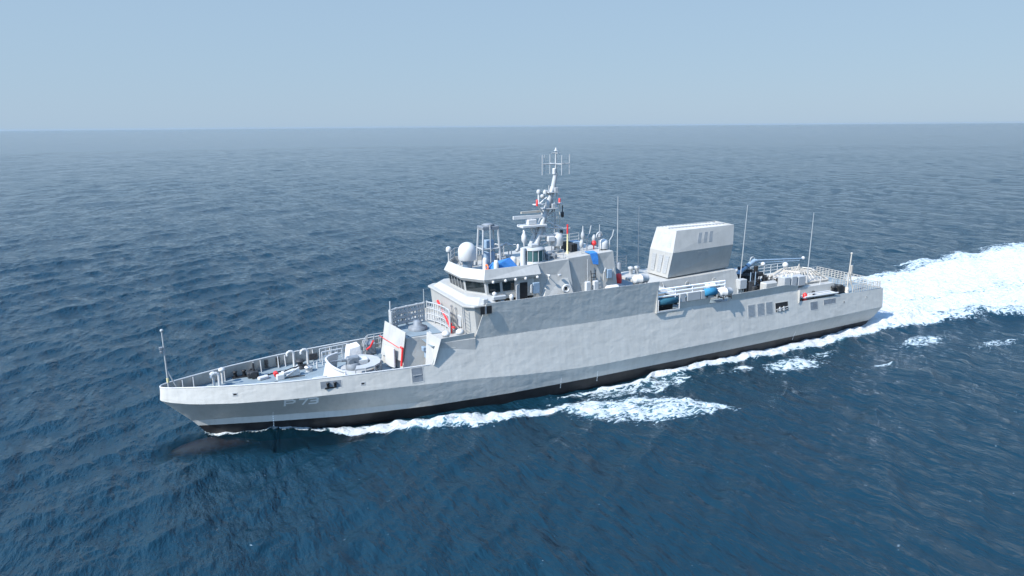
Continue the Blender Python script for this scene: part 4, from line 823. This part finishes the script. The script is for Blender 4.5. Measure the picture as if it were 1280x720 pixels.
def foam_fields(X, Y):
    """returns (foam density 0..1, surface lift)"""
    foam = np.zeros(X.shape); lift = np.zeros(X.shape)
    ss = lambda a, b, v: np.clip((v-a)/(b-a), 0, 1)**2*(3-2*np.clip((v-a)/(b-a), 0, 1))
    near = (X > -10) & (X < 400) & (np.abs(Y) < 90); x = X[near]; y = Y[near]; f = np.zeros(x.shape); h = np.zeros(x.shape)
    for sg in (-1, 1):
        yy = y*-sg      # make port side (-Y) the worked side for sg=-1 -> yy = y ; mirrored for starboard
        yy = y if sg < 0 else -y
        # thin line at the stem
        D, T = seg_dist(x, yy, [(3.1, 0), (5.4, -1.0), (8.0, -2.0), (10.4, -2.7), (13, -3.6)]); f = np.maximum(f, (.62+.3*(vnoise(x*1.5, yy*2)-.5))*ss(.5, .05, D)); h += .22*ss(1.0, 0, D)
        # breaking bow wave crest
        D, T = seg_dist(x, yy, [(12.2, -3.4), (15.5, -5.1), (19.5, -6.7), (24, -7.8), (28.5, -8.5), (31.5, -8.6)])
        w = .2+1.15*np.sin(np.pi*np.clip(T*.9+.07, 0, 1)); f = np.maximum(f, (.80+.25*(vnoise(x*1.2, yy*1.6)-.5))*ss(w*1.5, w*.25, D)); h += (.45+.5*(vnoise(x*1.7, yy*1.7)-.5))*ss(2.0, 0, D)*np.sin(np.pi*np.clip(T, .03, 1))
        # broken patch thrown outward
        sd_ = poly_sd(x, yy, [(30.2, -7.0), (30.8, -10.0), (33.5, -13.6), (38.8, -15.6), (46.2, -16.4), (44.2, -13.2), (42.5, -11.2), (38.5, -9.0), (35, -7.6)]); f = np.maximum(f, (.56+.35*(vnoise(x*.6, yy*.9)-.5))*ss(-.5, 1.3, sd_)); h += .12*ss(-1, 1.5, sd_)
        sd_ = poly_sd(x, yy, [(35, -5.6), (34.5, -8.2), (41, -10.0), (47, -8.6), (47, -5.6)]); f = np.maximum(f, .42*ss(-.3, 1.0, sd_))
        # foam washing along the side
        D, T = seg_dist(x, yy, [(31, -6.3), (36, -6.1), (47, -5.9), (55, -5.8), (63, -5.6), (70, -5.3), (78, -4.8), (86, -5.5)])
        w = .3+2.0*T**1.3; f = np.maximum(f, (.60+.3*T+.2*(vnoise(x*.8+7, yy*1.4)-.5))*ss(w*1.25, w*.35, D)*ss(.0, .12, T)+.25*ss(.5, .1, D)); h += (.08+.62*T**1.6*ss(1.0, .8, T)+.25*(vnoise(x*1.3, yy*1.3)-.5))*ss(w*2, 0, D)
        for (c, rr, a) in (((58.5, -9.5), (5.0, 2.1), .52), ((77, -11), (5.5, 2.0), .50), ((66.3, -13.8), (2.2, .5), .52), ((64, -8.5), (3, 1.0), .4), ((120, -19), (8, 1.5), .5), ((84, -15), (5, 1.3), .4), ((52, -8.4), (3, 1), .38)):
            q = np.hypot((x-c[0])/rr[0], (yy-c[1])/rr[1]); f = np.maximum(f, a*ss(1.15, .35, q)); h += .08*ss(1.5, 0, q)
    # stern wake
    cy = (x-77)*.035*0; lo = np.interp(x, [76, 78, 83, 88, 94, 100, 160, 300, 400], [-4.0, -4.4, -5.4, -7.0, -8.6, -10.0, -20, -44, -60])
    hi = np.interp(x, [76, 80, 98, 110, 125, 160, 300, 400], [5.0, 8.0, 14.6, 17.0, 19.5, 22.5, 46, 60])
    dd = np.minimum(y-lo, hi-y)+(vnoise(x*.22, y*.35)-.5)*3.2*ss(80, 100, x)+(vnoise(x*.7, y*.9)-.5)*1.3; wk = ss(-2.6, 2.4, dd)*ss(75.5, 77.5, x); f = np.maximum(f, wk*(.80+.30*(vnoise(x*.06+3, y*.55)-.25)+.12*(vnoise(x*.3, y*1.1)-.5)-.15*ss(120, 300, x)-.22*ss(4.5, 0, dd)+.25*np.exp(-((x-80)/7)**2)))
    tr = np.exp(-((y+1-.02*(x-80))/2.2)**2)*ss(82, 95, x)*.30; tr2 = np.exp(-((dd-2.6)/.9)**2)*.28*ss(84, 96, x); f = f-(tr*.4+tr2)*wk
    h += wk*(.35+.5*np.exp(-((x-90)/14)**2))
    foam[near] = np.clip(f, 0, 1); lift[near] = h; clear = np.zeros(X.shape); cl = poly_sd(X[near], Y[near], [(-.2, -.6), (-.4, -2.6), (3, -4.2), (12, -6.2), (17, -6.5), (17, -3), (3, .5)]); clear[near] = ss(-1.0, .9, cl); return foam, lift, clear
def sea():
    ang0 = math.atan2(fwd.y, fwd.x); half = R(43)
    a_in = np.linspace(-half, half, 1000); a_out = np.linspace(half, 2*math.pi-half, 140)[1:-1]
    ang = ang0 + np.concatenate([a_in, a_out]); NA = len(ang)
    rs = [0.5, 6, 14, 22]; 
    while rs[-1] < 16000: rs.append(rs[-1]*(1.0045 if rs[-1] < 160 else (1.0065 if rs[-1] < 900 else (1.015 if rs[-1] < 5000 else 1.06))))
    rs = np.array(rs); NR = len(rs)
    A_, R_ = np.meshgrid(ang, rs); X = (CAMX + R_*np.cos(A_)); Y = (CAMY + R_*np.sin(A_))
    dr = np.gradient(rs)[:, None]
    Z = np.zeros_like(X); dX = np.zeros_like(X); dY = np.zeros_like(X)
    # gentle large-scale modulation (gust patches)
    gust = .85+.3*np.sin(X*.021+Y*.013+1.1)*np.sin(Y*.017-X*.008+.4)
    for lam, kx, ky, amp, ph in WAVES:
        att = np.clip((lam/(2.6*dr))-.6, 0, 1)
        if att.max() <= 0: continue
        rows = att[:, 0] > 0; c = kx*X[rows]+ky*Y[rows]+ph; s_ = np.sin(c); k = math.hypot(kx, ky)
        aa = amp*att[rows]*gust[rows]
        Z[rows] += aa*s_; cc = np.cos(c)*aa*1.15; dX[rows] += -cc*kx/k*-1; dY[rows] += -cc*ky/k*-1
    foam, lift, clear = foam_fields(X, Y)
    # calmer water in the lee of the hull, and roughened foam surface
    fz = foam*(np.sin(X*3.1+Y*1.7)*np.sin(Y*2.9-X*1.3)+np.sin(X*1.3-Y*2.2)*np.sin(X*2.1+Y*.9+1))*.11
    Z = Z + lift + fz
    inside_ship = (X > 3.2) & (X < 76) & (np.abs(Y) < np.interp(X, [3.2, 8.4, 13.3, 20.5, 28, 70, 76], [0, 1.4, 2.8, 4.2, 4.8, 3.9, 3.5])-.3)
    Z[inside_ship] = np.minimum(Z[inside_ship], 0.05)-.6
    nv = NA*NR; co = np.empty((nv, 3), np.float32); co[:, 0] = (X+dX).ravel(); co[:, 1] = (Y+dY).ravel(); co[:, 2] = Z.ravel()
    i = np.arange(NR-1)[:, None]*NA; j = np.arange(NA)[None, :]; j2 = (j+1) % NA
    quads = np.stack([i+j, i+NA+j, i+NA+j2, i+j2], -1).reshape(-1, 4)
    # centre cap
    me = bpy.data.meshes.new('sea_water'); nf = len(quads)
    me.vertices.add(nv); me.vertices.foreach_set('co', co.ravel())
    me.loops.add(nf*4); me.loops.foreach_set('vertex_index', quads.ravel().astype(np.int32))
    me.polygons.add(nf); me.polygons.foreach_set('loop_start', np.arange(nf, dtype=np.int32)*4); me.polygons.foreach_set('loop_total', np.full(nf, 4, np.int32))
    me.update(calc_edges=True); me.polygons.foreach_set('use_smooth', np.ones(nf, bool))
    at = me.attributes.new('foam', 'FLOAT', 'POINT'); at.data.foreach_set('value', foam.ravel().astype(np.float32))
    at = me.attributes.new('clear', 'FLOAT', 'POINT'); at.data.foreach_set('value', clear.ravel().astype(np.float32))
    o = bpy.data.objects.new('sea_water', me); scene.collection.objects.link(o); struct(o); return o
m, nt, b = newmat('sea_water'); N = nt.nodes; L = nt.links
tc = N.new('ShaderNodeTexCoord'); at = N.new('ShaderNodeAttribute'); at.attribute_name = 'foam'
def noise(scale, detail, vec=None, rough=.55, dist=0.0):
    n_ = N.new('ShaderNodeTexNoise'); n_.inputs['Scale'].default_value = scale; n_.inputs['Detail'].default_value = detail; n_.inputs['Roughness'].default_value = rough; n_.inputs['Distortion'].default_value = dist
    L.new(vec or tc.outputs['Object'], n_.inputs['Vector']); return n_.outputs[0]
def math_(op, a, b_, c=None):
    n_ = N.new('ShaderNodeMath'); n_.operation = op
    for i_, v in enumerate((a, b_, c)):
        if v is None: continue
        if isinstance(v, (int, float)): n_.inputs[i_].default_value = v
        else: L.new(v, n_.inputs[i_])
    return n_.outputs[0]
mp = N.new('ShaderNodeMapping'); mp.inputs['Rotation'].default_value = (0, 0, R(-168)); mp.inputs['Scale'].default_value = (1.0, .36, 1); L.new(tc.outputs['Object'], mp.inputs[0])
mp.inputs['Rotation'].default_value = (0, 0, R(-118))
mpb = N.new('ShaderNodeMapping'); mpb.inputs['Rotation'].default_value = (0, 0, R(-48)); mpb.inputs['Scale'].default_value = (1.0, .55, 1); L.new(tc.outputs['Object'], mpb.inputs[0])
def ridge(x_): return math_('SUBTRACT', 1.0, math_('ABSOLUTE', math_('MULTIPLY_ADD', x_, 2.0, -1.0), None))
rip = math_('ADD', math_('MULTIPLY', noise(1.1, 6, mp.outputs[0], .62, .25), .95), math_('MULTIPLY', noise(1.6, 4, mpb.outputs[0], .55, .2), .35))
rip = math_('ADD', rip, math_('MULTIPLY', noise(.32, 4, mp.outputs[0], .55, .3), 2.9))
rip = math_('ADD', rip, math_('MULTIPLY', noise(.10, 3, mp.outputs[0], .5, .3), 4.0))
bp = N.new('ShaderNodeBump'); bp.inputs['Strength'].default_value = 1.0; bp.inputs['Distance'].default_value = .36; L.new(rip, bp.inputs['Height'])
b.inputs['Base Color'].default_value = (0.0042, 0.0245, 0.041, 1); b.inputs['Roughness'].default_value = .05; b.inputs['IOR'].default_value = 1.333
L.new(bp.outputs[0], b.inputs['Normal'])
# foam: threshold broken by turbulent noise so that edges turn to lace
mpf = N.new('ShaderNodeMapping'); mpf.inputs['Scale'].default_value = (.75, 1.25, 1); L.new(tc.outputs['Object'], mpf.inputs[0])
fn0 = math_('ADD', math_('MULTIPLY', noise(1.0, 8, mpf.outputs[0], .68, 1.3), .65), math_('MULTIPLY', noise(3.2, 5, mpf.outputs[0], .65, .8), .35))
nd = N.new('ShaderNodeTexNoise'); nd.inputs['Scale'].default_value = 1.2; nd.inputs['Detail'].default_value = 4; L.new(mpf.outputs[0], nd.inputs['Vector'])
vadd = N.new('ShaderNodeVectorMath'); vadd.operation = 'MULTIPLY_ADD'; vadd.inputs[1].default_value = (1.6, 1.6, 0); L.new(nd.outputs[1], vadd.inputs[0]); L.new(mpf.outputs[0], vadd.inputs[2])
vo = N.new('ShaderNodeTexVoronoi'); vo.feature = 'DISTANCE_TO_EDGE'; vo.inputs['Scale'].default_value = 1.5; L.new(vadd.outputs[0], vo.inputs['Vector'])
web = math_('SUBTRACT', .42, math_('MULTIPLY', vo.outputs['Distance'], 1.5))
fn = math_('ADD', math_('MULTIPLY_ADD', math_('SUBTRACT', fn0, .5), 2.3, .44), math_('MULTIPLY', web, .55))
fac = math_('SUBTRACT', math_('MULTIPLY_ADD', at.outputs['Fac'], 1.0, fn), 1.0)
mr = N.new('ShaderNodeMapRange'); mr.interpolation_type = 'SMOOTHSTEP'; mr.inputs[1].default_value = -.09; mr.inputs[2].default_value = .15; L.new(fac, mr.inputs[0])
# milky aerated water around foam
mr2 = N.new('ShaderNodeMapRange'); mr2.inputs[1].default_value = .35; mr2.inputs[2].default_value = 1.0; mr2.inputs[4].default_value = .55; L.new(at.outputs['Fac'], mr2.inputs[0])
mixc = N.new('ShaderNodeMix'); mixc.data_type = 'RGBA'; mixc.inputs[6].default_value = (0.0042, 0.0245, 0.041, 1); mixc.inputs[7].default_value = (.16, .40, .48, 1); L.new(mr2.outputs[0], mixc.inputs[0]); L.new(mixc.outputs[2], b.inputs['Base Color'])
fb_ = N.new('ShaderNodeBsdfPrincipled'); fb_.inputs['Roughness'].default_value = .85
crf = N.new('ShaderNodeMix'); crf.data_type = 'RGBA'; crf.inputs[6].default_value = (.55, .66, .70, 1); crf.inputs[7].default_value = (.66, .68, .69, 1)
mr3 = N.new('ShaderNodeMapRange'); mr3.inputs[1].default_value = .02; mr3.inputs[2].default_value = .35; L.new(fac, mr3.inputs[0]); L.new(mr3.outputs[0], crf.inputs[0]); L.new(crf.outputs[2], fb_.inputs['Base Color'])
bf = N.new('ShaderNodeBump'); bf.inputs['Distance'].default_value = .35; L.new(fn, bf.inputs['Height']); L.new(bf.outputs[0], fb_.inputs['Normal'])
mxs = N.new('ShaderNodeMixShader'); L.new(mr.outputs[0], mxs.inputs[0]); atc = N.new('ShaderNodeAttribute'); atc.attribute_name = 'clear'; trn = N.new('ShaderNodeBsdfTransparent'); trn.inputs[0].default_value = (.55, .75, .8, 1)
mxt = N.new('ShaderNodeMixShader'); L.new(math_('MULTIPLY', atc.outputs['Fac'], .6), mxt.inputs[0]); L.new(b.outputs[0], mxt.inputs[1]); L.new(trn.outputs[0], mxt.inputs[2]); L.new(mxt.outputs[0], mxs.inputs[1]); L.new(fb_.outputs[0], mxs.inputs[2])
L.new(mxs.outputs[0], nt.nodes['Material Output'].inputs['Surface'])
M['sea'] = m
so_ = sea(); so_.data.materials.append(M['sea'])
M['deep'] = paint('deep_water', (0.006, 0.045, 0.08), 1.0, 0.05, .2)
struct(MB().add([(-60, -60, -3.4), (80, -60, -3.4), (80, 40, -3.4), (-60, 40, -3.4)], [(0, 1, 2, 3)]).build('deep_water', 'deep'))

# ------------------------------------------------------------------ sea haze
hz = MB().bb(-16900, 16900, -16900, 16900, -5.0, 27.0)
hm = bpy.data.materials.new('haze'); hm.use_nodes = True; hn = hm.node_tree; hn.nodes.clear()
pv = hn.nodes.new('ShaderNodeVolumePrincipled'); pv.inputs['Color'].default_value = (0.50, 0.74, 1.0, 1); pv.inputs['Anisotropy'].default_value = 0.35; pv.inputs['Density'].default_value = 1.2e-5
ho = hn.nodes.new('ShaderNodeOutputMaterial'); hn.links.new(pv.outputs[0], ho.inputs['Volume'])
hzo = hz.build('haze', hm); struct(hzo, 'stuff')
